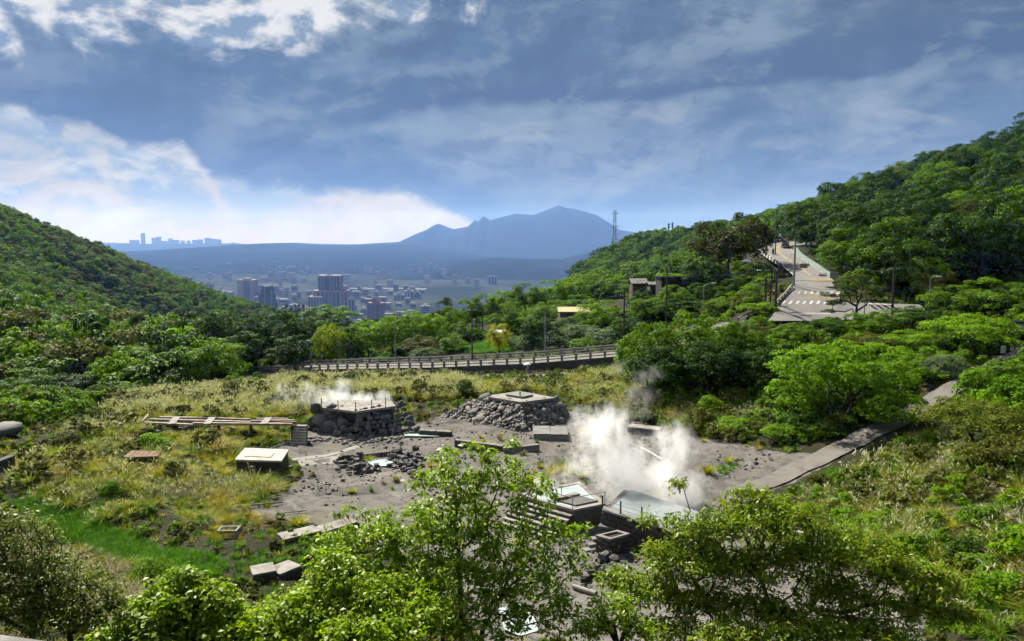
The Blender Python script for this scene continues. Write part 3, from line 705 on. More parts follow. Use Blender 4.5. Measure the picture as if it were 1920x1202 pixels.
def fill(poly, dens, seed=0, avoid=()):
    """jittered points inside a world outline, on the ground"""
    P = np.array(poly); r = np.random.default_rng(seed); s = 1 / math.sqrt(dens)
    x = np.arange(P[:, 0].min(), P[:, 0].max(), s); y = np.arange(P[:, 1].min(), P[:, 1].max(), s); X, Y = np.meshgrid(x, y)
    X = X.ravel() + r.uniform(-.5, .5, X.size) * s; Y = Y.ravel() + r.uniform(-.5, .5, Y.size) * s
    k = inpoly(X, Y, poly)
    for a in avoid: k &= ~inpoly(X, Y, a)
    X, Y = X[k], Y[k]; return np.stack([X, Y, H(X, Y)], -1)
# ------------------------------------------------------------------ roads and path
def interp_path(P, step):
    P = np.array(P, float); d = np.concatenate([[0], np.cumsum(np.linalg.norm(np.diff(P, axis=0), axis=1))]); n = max(2, int(d[-1] / step) + 1); t = np.linspace(0, d[-1], n)
    Q = np.stack([np.interp(t, d, P[:, i]) for i in range(P.shape[1])], -1)
    for _ in range(6): Q[1:-1] = (Q[:-2] + 2 * Q[1:-1] + Q[2:]) / 4
    return Q
def strip(name, A, B, m, label=None, parent=None, lift=0.0, kind=None):
    V = np.stack([A, B], 1).reshape(-1, 3).copy(); V[:, 2] += lift; i = np.arange(len(A) - 1) * 2
    o = obj(name, mesh_np(name, V, np.stack([i, i + 1, i + 3, i + 2], -1), m), parent)
    if label: tag(o, label, kind=kind)
    return o
def offset(P, d):
    t = unit(np.gradient(P[:, :2], axis=0)); n = np.stack([-t[:, 1], t[:, 0]], -1); Q = P.copy(); Q[:, :2] += n * d; return Q
LOWN = interp_path([D(*p) for p in ROAD_LOW], 1.0); LOWF = offset(LOWN, 7.2)
o = strip('road', LOWN, LOWF, M['pale_road'] if 'pale_road' in M else M['path'], 'pale concrete road crossing behind the valley', kind='structure')
mb = MB()                                                       # its dark retaining side
for i in range(len(LOWN) - 1):
    a, b = LOWN[i], LOWN[i + 1]; mb.add([a - (0, .02, .02), b - (0, .02, .02), b - (0, .02, 1.7), a - (0, .02, 1.7)], [(0, 1, 2, 3)])
    mb.add([a + (0, .55, -2.6), b + (0, .55, -2.6), b + (0, .55, -.05), a + (0, .55, -.05)], [(0, 1, 2, 3)])
mb.build('retaining_wall', M['dark_concrete']); tag(bpy.data.objects['retaining_wall'], 'dark retaining wall below the pale lower road', 'wall')
UL = interp_path([D(*l) for l, r_ in ROAD_UP], 1.5); UR = interp_path([D(*r_) for l, r_ in ROAD_UP], 1.5)
n = min(len(UL), len(UR)); f = np.linspace(0, 1, 120)
rs = lambda Q: np.stack([np.interp(f, np.linspace(0, 1, len(Q)), Q[:, i]) for i in range(3)], -1)
UL, UR = rs(UL), rs(UR); UL[:, 2] = UR[:, 2] = (UL[:, 2] + UR[:, 2]) / 2
tag(strip('upper_road', UL, UR, M['asphalt']), 'grey asphalt road climbing past the crossing', kind='structure')
lane = lambda a, b, m, nm, i0=0, i1=120, dz=.012: tag(strip(nm, (UL * (1 - a) + UR * a)[i0:i1], (UL * (1 - b) + UR * b)[i0:i1], M[m], lift=dz), 'painted road marking on the upper road', kind='structure')
lane(.015, .04, 'road_white', 'road_marking', 30); lane(.47, .49, 'road_yellow', 'road_marking', 34); lane(.51, .53, 'road_yellow', 'road_marking', 34); lane(.95, .97, 'road_white', 'road_marking', 30, 110)
GR = UR.copy(); w_ = np.interp(f, [0, .25, .32, .8, 1], [0, 0, 1.3, 1.5, 1.0]); GR[:, 0] += w_; GR[:, 2] += .03
tag(strip('green_sidewalk', UR[28:], GR[28:], M['road_green'], lift=.02), 'pale green painted walkway along the upper road', kind='structure')
mb = MB(); q = [D(1556, 601, 112), D(1745, 592, 112), D(1725, 571, 119), D(1575, 566.5, 120)]; mb.add([p + (0, 0, -.006) for p in q], [(0, 1, 2, 3)]); tag(mb.build('side_road', M['asphalt']), 'asphalt side road behind the layered pine', kind='structure')
def on_up(px, py, lift=.02):                                     # point of the upper road plane seen at a pixel
    r = ray(px, py); mid = (UL + UR) / 2; p = r[None] * (mid[:, 2:3] / r[2]); d = p[:, 1] - mid[:, 1]; k = np.where(d[:-1] * d[1:] <= 0)[0]; i = int(k[0]) if len(k) else int(np.argmin(abs(d)))
    f_ = d[i] / (d[i] - d[min(i + 1, 119)] + 1e-9) if len(k) else 0; z = mid[i, 2] + (mid[min(i + 1, 119), 2] - mid[i, 2]) * f_; p = r * (z / r[2]); p[2] += lift; return p
def stripe(c, along, length, wid, m='road_white', nm='crossing_stripe', root=None):
    a = unit(np.array(along)); s = np.array([-a[1], a[0], 0]); mb = MB(); c = np.array(c)
    mb.add([c - a * length / 2 - s * wid / 2, c + a * length / 2 - s * wid / 2, c + a * length / 2 + s * wid / 2, c - a * length / 2 + s * wid / 2], [(0, 1, 2, 3)])
    return mb.build(nm, M[m], root)
for (px0, px1, py, k, lab) in ((1484, 1572, 549, 8, 'far'), (1469, 1560, 567, 8, 'near')):
    P = np.array([on_up(px0 + (px1 - px0) * i / (k - 1), py) for i in range(k)]); j = np.argmin(abs((UL[:, 1] + UR[:, 1]) / 2 - P[:, 1].mean())); d = UL[min(j + 3, 119)] - UL[j]
    root = empty('zebra_crossing', P[0]); tag(root, 'white zebra stripes %s the yellow box of the crossing' % ('above' if lab == 'far' else 'below'), kind='structure')
    for p in P: stripe(p, d, 1.7, .5, root=root)
mb = MB(); q = [on_up(1475, 561, .008), on_up(1572, 561, .008), on_up(1570, 553, .008), on_up(1481, 553, .008)]; mb.add(q, [(0, 1, 2, 3)]); tag(mb.build('road_marking', M['road_ochre']), 'worn yellow box painted between the zebra stripes', kind='structure')
mb = MB(); q = [on_up(1500, 528, .008), on_up(1566, 528, .008), on_up(1558, 521, .008), on_up(1497, 521.5, .008)]; mb.add(q, [(0, 1, 2, 3)]); tag(mb.build('road_marking', M['road_ochre']), 'worn yellow band painted above the zebra stripes', kind='structure')
tag(strip('road_marking', np.array([on_up(1468, 569), on_up(1484, 551)]), np.array([on_up(1470.5, 569), on_up(1486, 551)]), M['road_yellow']), 'yellow edge line by the crossing', kind='structure')
tag(strip('road_marking', np.array([on_up(1500, 586), on_up(1560, 588)]), np.array([on_up(1500, 587.6), on_up(1560, 589.6)]), M['road_white']), 'white stop line below the crossing', kind='structure')
for k in range(4):
    p = D(1632 + k * 13, 569 + k * .8, 118.2); stripe(p + (0, 0, .02), (.1, 1, .02), 1.6, .5, root=None)['kind'] = 'structure'
PW = interp_path([G(*p) for p in PATHP], 1.0)
def ribbon(name, P, w, m, label, lift=.05, kind='structure'):
    A, B = offset(P, w / 2), offset(P, -w / 2)
    for Q in (A, B): Q[:, 2] = H(Q[:, 0], Q[:, 1]) + lift
    return tag(strip(name, A, B, m), label, kind=kind)
ribbon('path', PW, 2.3, M['path'], 'pale concrete path climbing the bank to the road', .12)
PTH = [tuple(p) for p in offset(PW, 2.3)[:, :2]] + [tuple(p) for p in offset(PW, -2.3)[::-1, :2]]
ribbon('walkway', interp_path([G(880, 703), G(950, 704), G(1020, 704), G(1075, 702)], 1.0), 1.6, M['path'], 'narrow walkway below the road where a person walks', .06)

# balustrades: each post and each rail length a part
def balustrade(P, label, spacing=2.25, hgt=1.05, skip=None):
    d = np.concatenate([[0], np.cumsum(np.linalg.norm(np.diff(P, axis=0), axis=1))]); n = int(d[-1] / spacing); t = np.linspace(0, d[-1], n + 1)
    Q = np.stack([np.interp(t, d, P[:, i]) for i in range(3)], -1); root = empty('road_balustrade', Q[0]); tag(root, label, 'balustrade')
    for i in range(n + 1):
        a = math.atan2(*(Q[min(i + 1, n)] - Q[max(i - 1, 0)])[[1, 0]])
        MB().box(Q[i] + (0, 0, hgt / 2 - .1), (.34, .28, hgt + .2), a).build('post', M['rail_post'], root)
        if i < n:
            for z in (.42, .86): MB().bar(Q[i] + (0, 0, z), Q[i + 1] + (0, 0, z), .14, .17).build('rail', M['rail_bar'], root)
balustrade(LOWN[:-4], 'long concrete balustrade on the valley side of the pale road'); balustrade(LOWF[3:-10], 'concrete balustrade on the far side of the pale road')
BQ = interp_path([D(1384, 606, 117.5), D(1412, 592, 119), D(1440, 583, 120)], 1.2)
balustrade(BQ, 'short grey railing below the row of poles by the crossing', 1.6, .9)
BQ = interp_path([D(1455, 575, 119), D(1470, 560, 123), D(1484, 543, 127.5)], 1.2); balustrade(BQ, 'short grey railing beside the zebra stripes', 1.5, .9)
UPL = offset(UL[46:118], .5)
root = empty('kerb_barrier', UPL[0]); tag(root, 'black and white striped barrier along the climbing road bend', 'barrier')
for i in range(0, len(UPL) - 1):
    MB().bar(UPL[i] + (0, 0, .38), UPL[i + 1] + (0, 0, .38), .22, .75).build('block', M['white_paint'] if (i // 2) % 2 else M['dark_steel'], root)

# ------------------------------------------------------------------ hot spring works on the valley floor
def zpoly(px, z): return [Z(x, y, z) for x, y in px]
def slab(name, px, ztop, h, m, parent=None, bevel=.02):
    T = zpoly(px, ztop); mb = MB(); mb.prism(T, [p - (0, 0, h) for p in T]); return mb.build(name, m, parent, bevel)
def stone_meshes(m, k, seed, ang=.62, jit=.045, smooth=True):
    out = []
    for i in range(k):
        bm = bmesh.new(); bmesh.ops.create_cube(bm, size=1.0); bmesh.ops.subdivide_edges(bm, edges=bm.edges, cuts=1, use_grid_fill=True); r = np.random.default_rng(seed + i)
        ax = r.uniform(.75, 1.25, 3)
        for v in bm.verts:
            c = v.co.normalized() * .5; v.co = (v.co * (1 - ang) + c * ang) * 1.05; v.co += Vector(r.normal(size=3)) * jit; v.co = Vector((v.co[0] * ax[0], v.co[1] * ax[1], v.co[2] * ax[2]))
        me = bpy.data.meshes.new('stone'); bm.to_mesh(me); bm.free(); me.materials.append(m[i % len(m)] if isinstance(m, list) else m)
        for p in me.polygons: p.use_smooth = smooth
        out.append(me)
    return out
def stone_var(name, a, b, c, rough=.8):
    a, b, c = (tuple(v * ALB for v in q) for q in (a, b, c))
    m, nt, bs, out = new_mat(name); oi = nt.nodes.new('ShaderNodeObjectInfo'); rnd = E(nt, oi.outputs['Random']); p = geo_pos(nt); n1 = noise(nt, p, 5, 4, .6)
    col = mixc(nt, rnd.step(0, .7), a, b); col = mixc(nt, rnd.step(.82, .95), col, c); col = mixc(nt, n1.step(.4, .75) * .55, col, tuple(v * .5 for v in a))
    nt.links.new(col.k, bs.inputs['Base Color']); bs.inputs['Roughness'].default_value = rough; bump(nt, bs, n1, .4, .03); return m
M['cobble'] = stone_var('cobble', (.10, .096, .09), (.23, .22, .205), (.29, .235, .18))
M['grey_rock'] = stone_var('grey_rock', (.09, .091, .093), (.20, .201, .203), (.27, .26, .24))
M['dark_rock'] = stone_var('dark_rock', (.055, .052, .05), (.12, .115, .11), (.20, .18, .16))
ST = {'cobble': stone_meshes(M['cobble'], 7, 10), 'grey': stone_meshes(M['grey_rock'], 7, 30), 'dark': stone_meshes(M['dark_rock'], 7, 50, .5, .085, False)}
def put_stone(root, kind, p, s, nrm=None, r=rng, name='stone', flat=.7):
    o = bpy.data.objects.new(name, random.choice(ST[kind])); q = Vector(nrm).to_track_quat('Z', 'Y') if nrm is not None else Vector((0, 0, 1)).to_track_quat('Z', 'Y')
    from mathutils import Quaternion
    o.rotation_mode = 'QUATERNION'; o.rotation_quaternion = q @ Quaternion((0, 0, 1), r.uniform(0, 6.28)) @ Quaternion((1, 0, 0), r.normal() * .2)
    o.scale = (s * r.uniform(.8, 1.35), s * r.uniform(.75, 1.1), s * flat * r.uniform(.8, 1.2)); o.location = Vector(p) - (root.location if root is not None else Vector())
    return link(o, root)
def stone_face(root, kind, quad, size, cap, seed=0, jit=.42, flat=.7, big=.0):
    """stones packed over a sloping quad a,b (top) c,d (bottom); past the cap they become one joined part"""
    a, b, c, d = (np.array(v) for v in quad); r = np.random.default_rng(seed); nrm = np.cross(b - a, d - a); nrm = unit(nrm)
    if nrm[1] > 0: nrm = -nrm
    hN = max(2, int(np.linalg.norm((d + c - a - b) / 2) / size)); spots = []
    for i in range(hN + 1):
        v = i / hN; L_, R_ = a + (d - a) * v, b + (c - b) * v; wN = max(2, int(np.linalg.norm(R_ - L_) / size))
        for j in range(wN + 1):
            u = (j + (.5 if i % 2 else 0) + r.uniform(-jit, jit)) / wN; u = min(max(u, 0), 1); p = L_ + (R_ - L_) * u + nrm * r.uniform(-.05, .09) + np.array([0, 0, r.uniform(-.3, .3) * size * .4])
            spots.append((p, size * 1.12 * (r.uniform(1.5, 2.2) if r.uniform() < big else r.uniform(.7, 1.2))))
    spots.sort(key=lambda q: -q[1]); rest = []
    for k, (p, sz) in enumerate(spots):
        o = put_stone(root, kind, p, sz, nrm, r, flat=flat)
        if k >= cap: rest.append(o)
    if rest:
        V, Fq, n0 = [], [], 0
        for o in rest:
            Mx = Matrix.LocRotScale(o.location, o.rotation_quaternion, o.scale); V += [Mx @ v.co for v in o.data.vertices]; Fq += [[n0 + i for i in p.vertices] for p in o.data.polygons]; n0 = len(V); m = o.data.materials[0]; bpy.data.objects.remove(o)
        me = bpy.data.meshes.new('small_stones'); me.from_pydata(V, [], Fq); me.materials.append(m)
        for p in me.polygons: p.use_smooth = True
        tag(obj('small_stones', me, root), kind='stuff')
# concrete tank with pale lid
zt = -17.55
root = empty('concrete_tank', Z(490, 852, zt) - (0, 0, 1.9)); tag(root, 'square concrete tank, shade coloured into its sides, pale flat lid, among yellow grass', 'tank')
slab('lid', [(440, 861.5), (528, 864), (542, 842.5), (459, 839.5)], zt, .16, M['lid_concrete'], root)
slab('tank_wall', [(442, 861), (527, 863), (540, 843.5), (460, 840.5)], zt - .16, 2.1, M['dark_concrete'], root)  # shade of the backlit sides is put into this dark colour
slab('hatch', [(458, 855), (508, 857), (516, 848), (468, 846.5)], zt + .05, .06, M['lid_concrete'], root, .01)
# steam platform with boulders, facing stones and rail posts
zt = -17.0; base = [(600, 763.5), (668, 771.5), (742, 761), (735, 752), (640, 749)]
root = empty('steam_platform', G(650, 800)); tag(root, 'stone banked concrete platform with steam rising off its top', 'platform')
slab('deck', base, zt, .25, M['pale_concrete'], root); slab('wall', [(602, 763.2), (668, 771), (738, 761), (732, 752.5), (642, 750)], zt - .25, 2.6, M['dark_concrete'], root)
a, b = Z(668, 771.8, zt - .12), Z(752, 759, zt - .25); stone_face(root, 'grey', (a, b, G(790, 812), G(668, 822)), .52, 120, 3, flat=.6)
a, b = Z(588, 766, zt - .15), Z(668, 776, zt - .9); stone_face(root, 'grey', (a, b, G(668, 820), G(580, 806)), .62, 80, 4, big=.22, flat=.8)
for i in range(95):
    t = rng.uniform(); p = G(572 + 190 * t + rng.normal() * 6, 818 + 6 * math.sin(t * 3) + abs(rng.normal()) * 5); put_stone(root, 'cobble', p + (0, 0, .05), rng.uniform(.22, .42))
for x, y in ((603, 763.3), (634, 767.5), (667, 771.2), (697, 767), (723, 763.5)):
    p = Z(x, y, zt); MB().cyl(p, p + (0, 0, .95), .045, n=6).build('post', M['dark_steel'], root)
for (x0, y0), (x1, y1) in zip(((603, 763.3), (634, 767.5), (667, 771.2), (697, 767)), ((634, 767.5), (667, 771.2), (697, 767), (723, 763.5))):
    MB().bar(Z(x0, y0, zt) + (0, 0, .5), Z(x1, y1, zt) + (0, 0, .5), .02).build('wire', M['dark_steel'], root)
# cobble mound with its slab
zt = -17.05
root = empty('cobble_mound', G(950, 790)); tag(root, 'sloping cobble mound topped by a pale diamond shaped slab', 'mound')
slab('slab', [(908, 742.5), (977, 754), (1041, 745.5), (975, 733)], zt, .28, M['pale_concrete'], root); slab('cover', [(948, 739), (980, 744), (1000, 739.5), (968, 734.5)], zt + .22, .16, M['concrete'], root)
MB().cyl(Z(975, 742, zt + .2), Z(975, 742, zt + .2) + (0, 0, .45), .07).build('post', M['dark_steel'], root)
c0 = G(985, 810); l0, r0 = G(826, 782), G(1074, 790)
mb = MB(); T = zpoly([(912, 743), (977, 753.5), (1038, 746), (975, 734)], zt - .28); bk = G(975, 752, 0); mb.prism([T[0], T[1], T[2], T[3]], [np.array(l0) + (.5, .6, -.2), np.array(c0) + (0, .9, -.2), np.array(r0) + (-.5, .5, -.2), T[3] + (0, 3.0, -2.4)]); mb.build('core', M['dark_stone'], root)
stone_face(root, 'cobble', (Z(905, 744, zt - .2), Z(977, 756, zt - .2), c0, l0), .38, 180, 5, flat=.62, big=.06); stone_face(root, 'cobble', (Z(977, 756, zt - .2), Z(1043, 747, zt - .2), r0, c0), .38, 110, 6, flat=.62, big=.1)
# steps beside the platform
root = empty('concrete_steps', G(560, 835)); tag(root, 'flight of narrow concrete steps left of the boulder wall', 'steps')
p0, p1 = G(562, 834), Z(563, 797, -17.7)
for i in range(8):
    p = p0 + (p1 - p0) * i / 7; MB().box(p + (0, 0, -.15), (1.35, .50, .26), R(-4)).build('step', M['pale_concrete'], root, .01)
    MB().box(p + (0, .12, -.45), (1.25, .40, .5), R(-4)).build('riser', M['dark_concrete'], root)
# pools
def water_mat(name, c):
    c = tuple(v * ALB for v in c)
    m, nt, b, out = new_mat(name); n1 = noise(nt, geo_pos(nt), 1.5, 3, .5); col = mixc(nt, n1.step(.35, .7), c, tuple(v * .86 for v in c)); nt.links.new(col.k, b.inputs['Base Color']); b.inputs['Roughness'].default_value = .12; b.inputs['Specular IOR Level'].default_value = .5; bump(nt, b, noise(nt, geo_pos(nt), 6, 2), .05, .02); return m
M['milky'] = water_mat('milky_water', (.56, .70, .66)); M['white_water'] = water_mat('white_water', (.52, .60, .58)); M['grey_water'] = water_mat('grey_water', (.30, .34, .34))
def pool(px, m, label, lift=.07):
    T = [G(*p) for p in px]; z = max(p[2] for p in T) + lift; mb = MB(); mb.add([(p[0], p[1], z) for p in T], [tuple(range(len(T)))]); return tag(mb.build('pool', M[m]), label, kind='structure')
pool([(683, 865), (736, 863), (738, 868), (729, 876), (702, 876.5), (694, 871)], 'milky', 'milky green pool ringed by dark rocks')
pool([(756, 815), (824, 815), (829, 818), (820, 820), (760, 820)], 'milky', 'thin milky pool below the facing stones')
pool([(935, 1150), (975, 1146), (1000, 1160), (1010, 1185), (975, 1195), (945, 1185)], 'white_water', 'white pool glimpsed below the light green tree')
def rubble(name, label, cat, spots, kind, smin, smax, n, seed, group=None):
    r = np.random.default_rng(seed); root = empty(name, G(*spots[0][:2])); tag(root, label, cat, group)
    for i in range(n):
        x, y, sx, sy = spots[i % len(spots)]; p = G(round(x + r.normal() * sx, 1), round(y + r.normal() * sy, 1)); s = r.uniform(smin, smax); put_stone(root, kind, p + (0, 0, s * .25 + (r.uniform(0, .5) if i % 3 == 0 else 0)), s, None, r)
rubble('rock_pile', 'dark rock pile heaped beside the milky pool', 'rocks', [(755, 868, 12, 7), (760, 860, 10, 5), (745, 856, 6, 4), (768, 878, 8, 5)], 'dark', .25, .65, 110, 3)
rubble('rock_pile', 'low dark rocks along the edge of the milky pool nearer the tank', 'rocks', [(650, 872, 14, 4), (672, 880, 10, 3), (690, 882, 8, 2), (668, 862, 12, 2)], 'dark', .22, .55, 80, 4)
rubble('rock_pile', 'dark stones heaped under the concrete tank', 'rocks', [(500, 895, 24, 9), (540, 885, 14, 8), (470, 905, 14, 8)], 'dark', .3, .7, 46, 5)
rubble('rock_pile', 'dark rocks below the stone box steps', 'rocks', [(1130, 1075, 25, 8), (1165, 1085, 14, 8)], 'dark', .3, .8, 46, 6)
rubble('rock_pile', 'scattered dark stones below the long timber frame', 'rocks', [(340, 808, 40, 5), (420, 815, 30, 6)], 'dark', .25, .6, 40, 7)
root = empty('stone_kerb', G(700, 858)); tag(root, 'row of squared pale stones along the rear of the milky pool', 'kerb')
for i in range(11):
    p = G(672 + i * 6.6, 860.5 - i * .75); MB().box(p + (0, .1, .18), (.34, .28, .42), rng.uniform(-.3, .3)).build('stone', M['stone'], root, .03)
def bricks(root, a, b, z0, z1, seed=0, bw=.52, bh=.30, cap=170):
    a, b = np.array(a, float), np.array(b, float); ln = np.linalg.norm((b - a)[:2]); an = math.atan2(b[1] - a[1], b[0] - a[0]); t = (b - a) / ln; n = np.array([t[1], -t[0], 0]); n = n if n[1] < 0 else -n
    rows = max(1, int((z1 - z0) / bh)); bh = (z1 - z0) / rows; key = ('brick', round(bw, 2), round(bh, 2)); r = np.random.default_rng(seed); k = 0
    if key not in PROTO: PROTO[key] = [MB().box((0, 0, 0), (bw * f - .04, .16, bh - .035)).mesh('stone', M['brick_stone']) for f in (.9, 1.0, 1.1)]
    for i in range(rows):
        x = -(bw / 2 if i % 2 else 0)
        while x < ln - .1 and k < cap:
            x += bw; c = a + t * min(max(x - bw / 2, .2), ln - .2); o = bpy.data.objects.new('stone', PROTO[key][k % 3]); o.rotation_euler = (0, 0, an)
            o.location = Vector(c + n * (.03 + r.uniform(0, .035)) + np.array([0, 0, -c[2] + z0 + (i + .5) * bh])) - root.location; link(o, root); k += 1
def low_wall(px0, px1, h, t, label, m='concrete', cap='pale_concrete', name='low_wall'):
    a, b = G(*px0), G(*px1); z = min(a[2], b[2]); a[2] = b[2] = z; ln = np.linalg.norm(b - a); an = math.atan2(b[1] - a[1], b[0] - a[0]); c = (a + b) / 2
    root = empty(name, (c[0], c[1], z)); tag(root, label, 'wall'); nrm = np.array([-math.sin(an), math.cos(an), 0]) * t / 2
    MB().box(c + nrm + (0, 0, h / 2 - .25), (ln, t, h + .5), an).build('wall', M[m], root, .03)
    if m == 'dark_stone': bricks(root, a, b, z - .1, z + h - .02, int(px0[0]), .5, .26)
    k = max(1, int(ln / 1.6)); tx = np.array([math.cos(an), math.sin(an), 0])
    for q in range(k): MB().box(a + tx * ln * (q + .5) / k + nrm + (0, 0, h + .05 + rng.uniform(-.03, .03)), (ln / k - .03, t + .08, .12), an + rng.uniform(-.03, .03)).build('coping', M[cap], root, .03)
    return root
low_wall((852, 838), (942, 848), .6, .45, 'dark low wall behind the light green tree top', 'dark_concrete', 'concrete')
low_wall((945, 850), (1012, 846), .55, .45, 'grey low wall stepping towards the steam', 'concrete', 'concrete')
low_wall((1000, 824), (1066, 827), .6, 3.2, 'grey terrace wall at the foot of the cobble mound', 'concrete', 'concrete')
low_wall((786, 816), (846, 818), .45, .5, 'low dark stone wall at the rear of the thin pool', 'dark_stone', 'concrete')
low_wall((532, 1018), (602, 1008), .38, 1.2, 'low stone wall with broad pale coping behind the green ditch', 'dark_stone', 'pale_concrete')
low_wall((604, 1006), (672, 990), .38, 1.2, 'overgrown low stone wall running under the light green tree', 'dark_stone', 'pale_concrete')
low_wall((474, 1092), (520, 1088), .5, 1.2, 'short stone block wall with cracked coping beside the ditch', 'dark_stone', 'pale_concrete')
low_wall((523, 1086), (566, 1078), .5, 1.2, 'stone wall continuing from the cracked coping towards the tree', 'dark_stone', 'pale_concrete')
low_wall((1176, 812), (1236, 818), .6, 1.3, 'pale slab wall behind the big steam cloud', 'dark_concrete', 'pale_concrete')
low_wall((0, 890), (30, 880), 1.0, .5, 'dark wall end at the edge of the grass field', 'dark_concrete', 'dark_concrete')
rub = [(475, 962, 'pale'), (410, 1003, 'a')]
root = empty('concrete_trough', G(430, 1006)); tag(root, 'small pale concrete trough half hidden in dry grass', 'trough')
p = G(430, 1006); 
for dx, dy, w, d in ((0, -.35, 1.25, .12), (0, .35, 1.25, .12), (-.56, 0, .12, .62), (.56, 0, .12, .62)): MB().box(p + (dx, dy, .25), (w, d, .6)).build('side', M['pale_concrete'], root, .01)
def pipe(px, r_, m, label, name='pipe', lift=.15, cat='pipe'):
    P = interp_path([G(x, y, lift) for x, y in px], .5); V, Fq = tubes([(P, np.full(len(P), r_))], 8); o = obj(name, mesh_np(name, V, Fq, M[m], smooth=True)); return tag(o, label, cat)
pipe([(545, 832), (515, 838), (505, 845)], .06, 'pale_concrete', 'thin pale pipe lying left of the concrete steps')
pipe([(440, 953), (505, 948), (530, 945)], .07, 'pale_concrete', 'pale pipe lying among dry tufts below the tank')
pipe([(528, 966), (575, 961)], .05, 'pale_concrete', 'short pale pipe on the gravel below the dry tufts')
pipe([(1368, 938), (1400, 944), (1440, 957), (1475, 968)], .13, 'white_paint', 'white pipe running behind the olive foreground tree')
pipe([(1202, 842), (1222, 852), (1240, 864)], .08, 'white_paint', 'white pipe seen through the steam')
pipe([(1075, 1104), (1098, 1112), (1118, 1118)], .14, 'pale_concrete', 'broken pale pipe on the bare ground between the foreground trees')
pipe([(1490, 1000), (1540, 1012)], .1, 'white_paint', 'short white pipe end beside the grassy bank')
ribbon('mineral_stream', interp_path([G(548, 862), G(570, 860), G(600, 856), G(640, 848), G(678, 836)], .6), .8, M['pale_concrete'], 'white mineral crust trail crossing the gravel', .03)
ribbon('mineral_stream', interp_path([G(560, 868), G(600, 867), G(625, 862), G(645, 856)], .6), 1.5, M['pale_concrete'], 'broad white mineral crust beside the milky pool', .02)
# timber frame, plank cover
root = empty('timber_trestle', G(400, 800)); tag(root, 'long weathered timber frame lying along the grass', 'frame')
zf = -17.5
B_ = lambda a, b, w=.3, h=.22, m='old_wood', nm='beam': MB().bar(Z(*a, zf), Z(*b, zf), w, h).build(nm, M[m], root)
B_((272, 793), (362, 797)); B_((282, 787), (470, 792)); B_((300, 783), (410, 785)); B_((362, 794), (548, 796), .26); B_((370, 784), (470, 787), .24); B_((470, 790), (552, 789)); B_((480, 786), (540, 786), .24); B_((500, 795), (556, 792), .3, .2, 'rust_wood')
for x in (325, 392, 498): MB().bar(Z(x + 6, 783, zf + .12), Z(x - 4, 795, zf + .12), .7, .08).build('plate', M['pale_concrete'], root)
MB().bar(Z(265, 793, zf), Z(278, 778, zf + .4), .22).build('brace', M['old_wood'], root)
for x, y in ((275, 793), (360, 797), (470, 793), (548, 795), (300, 786), (410, 787)): p = Z(x, y, zf); MB().bar(p - (0, 0, 2.0), p - (0, 0, .12), .22).build('leg', M['dark_concrete'], root)
root = empty('plank_cover', G(265, 852)); tag(root, 'rusty brown plank cover lying in the grass', 'cover'); zc = root.location.z + 1.0
for i in range(6): MB().bar(Z(236 + i * 10.5, 858 - i * .3, zc), Z(252 + i * 9.2, 845.5 + i * .2, zc), .46, .08).build('plank', M['rust_wood'], root)
for x in (240, 290): MB().bar(Z(x, 856, zc - .1) - (0, 0, 1.2), Z(x, 856, zc - .06), .15).build('leg', M['dark_concrete'], root)
# boulder by the left edge
root = empty('boulder', G(5, 818)); tag(root, 'pale rounded boulder at the edge of the wood', 'boulder'); o = put_stone(root, 'cobble', G(5, 818) + (0, 0, .5), 2.3, name='rock')
# ---- bath terrace in the steam
zt = -18.2; A, Bc, Cc, Dd = Z(972, 929, zt), Z(1076, 958, zt), Z(1134, 946, zt), Z(1100, 903, zt)
Dd = A + (Cc - Bc) + (Dd - A) * .0 + np.array([2.4, 1.6, 0]); root = empty('bath_terrace', (Bc[0], Bc[1], FL)); tag(root, 'raised bath terrace with milky water, steps and thin railings', 'terrace')
mb = MB(); mb.prism([A, Bc, Cc, Dd], [p - (0, 0, 1.6) for p in (A, Bc, Cc, Dd)]); mb.build('terrace_wall', M['dark_stone'], root, .02)
ctr = (A + Bc + Cc + Dd) / 4; ins = lambda f, z: [ctr + (p - ctr) * f + (0, 0, z) for p in (A, Bc, Cc, Dd)]
o_, i_ = ins(1.02, .10), ins(.86, .10)
for k in range(4):
    j = (k + 1) % 4; mb = MB(); mb.prism([o_[k], o_[j], i_[j], i_[k]], [p - (0, 0, .16) for p in (o_[k], o_[j], i_[j], i_[k])]); mb.build('coping', M['pale_concrete'], root)
mb = MB(); mb.add(ins(.86, .05), [(0, 1, 2, 3)]); mb.build('water', M['white_water'], root)
u_ = unit(Cc - Bc); s_ = unit(A - Bc)
mb = MB(); q = [Bc + u_ * .7 + s_ * .6, Bc + u_ * 2.6 + s_ * .6, Bc + u_ * 2.6 + s_ * 1.9, Bc + u_ * .7 + s_ * 1.9]; mb.prism([p + (0, 0, .16) for p in q], [p + (0, 0, .02) for p in q]); mb.build('basin', M['dark_stone'], root)
mb = MB(); q = [Bc + u_ * .7 + s_ * 2.1, Bc + u_ * 2.6 + s_ * 2.1, Bc + u_ * 2.6 + s_ * 2.5, Bc + u_ * .7 + s_ * 2.5]; mb.prism([p + (0, 0, .3) for p in q], [p + (0, 0, .02) for p in q]); mb.build('curb', M['stone'], root)
dn = unit(np.cross(s_, np.array([0, 0, 1.]))); dn = dn if dn[1] < 0 else -dn
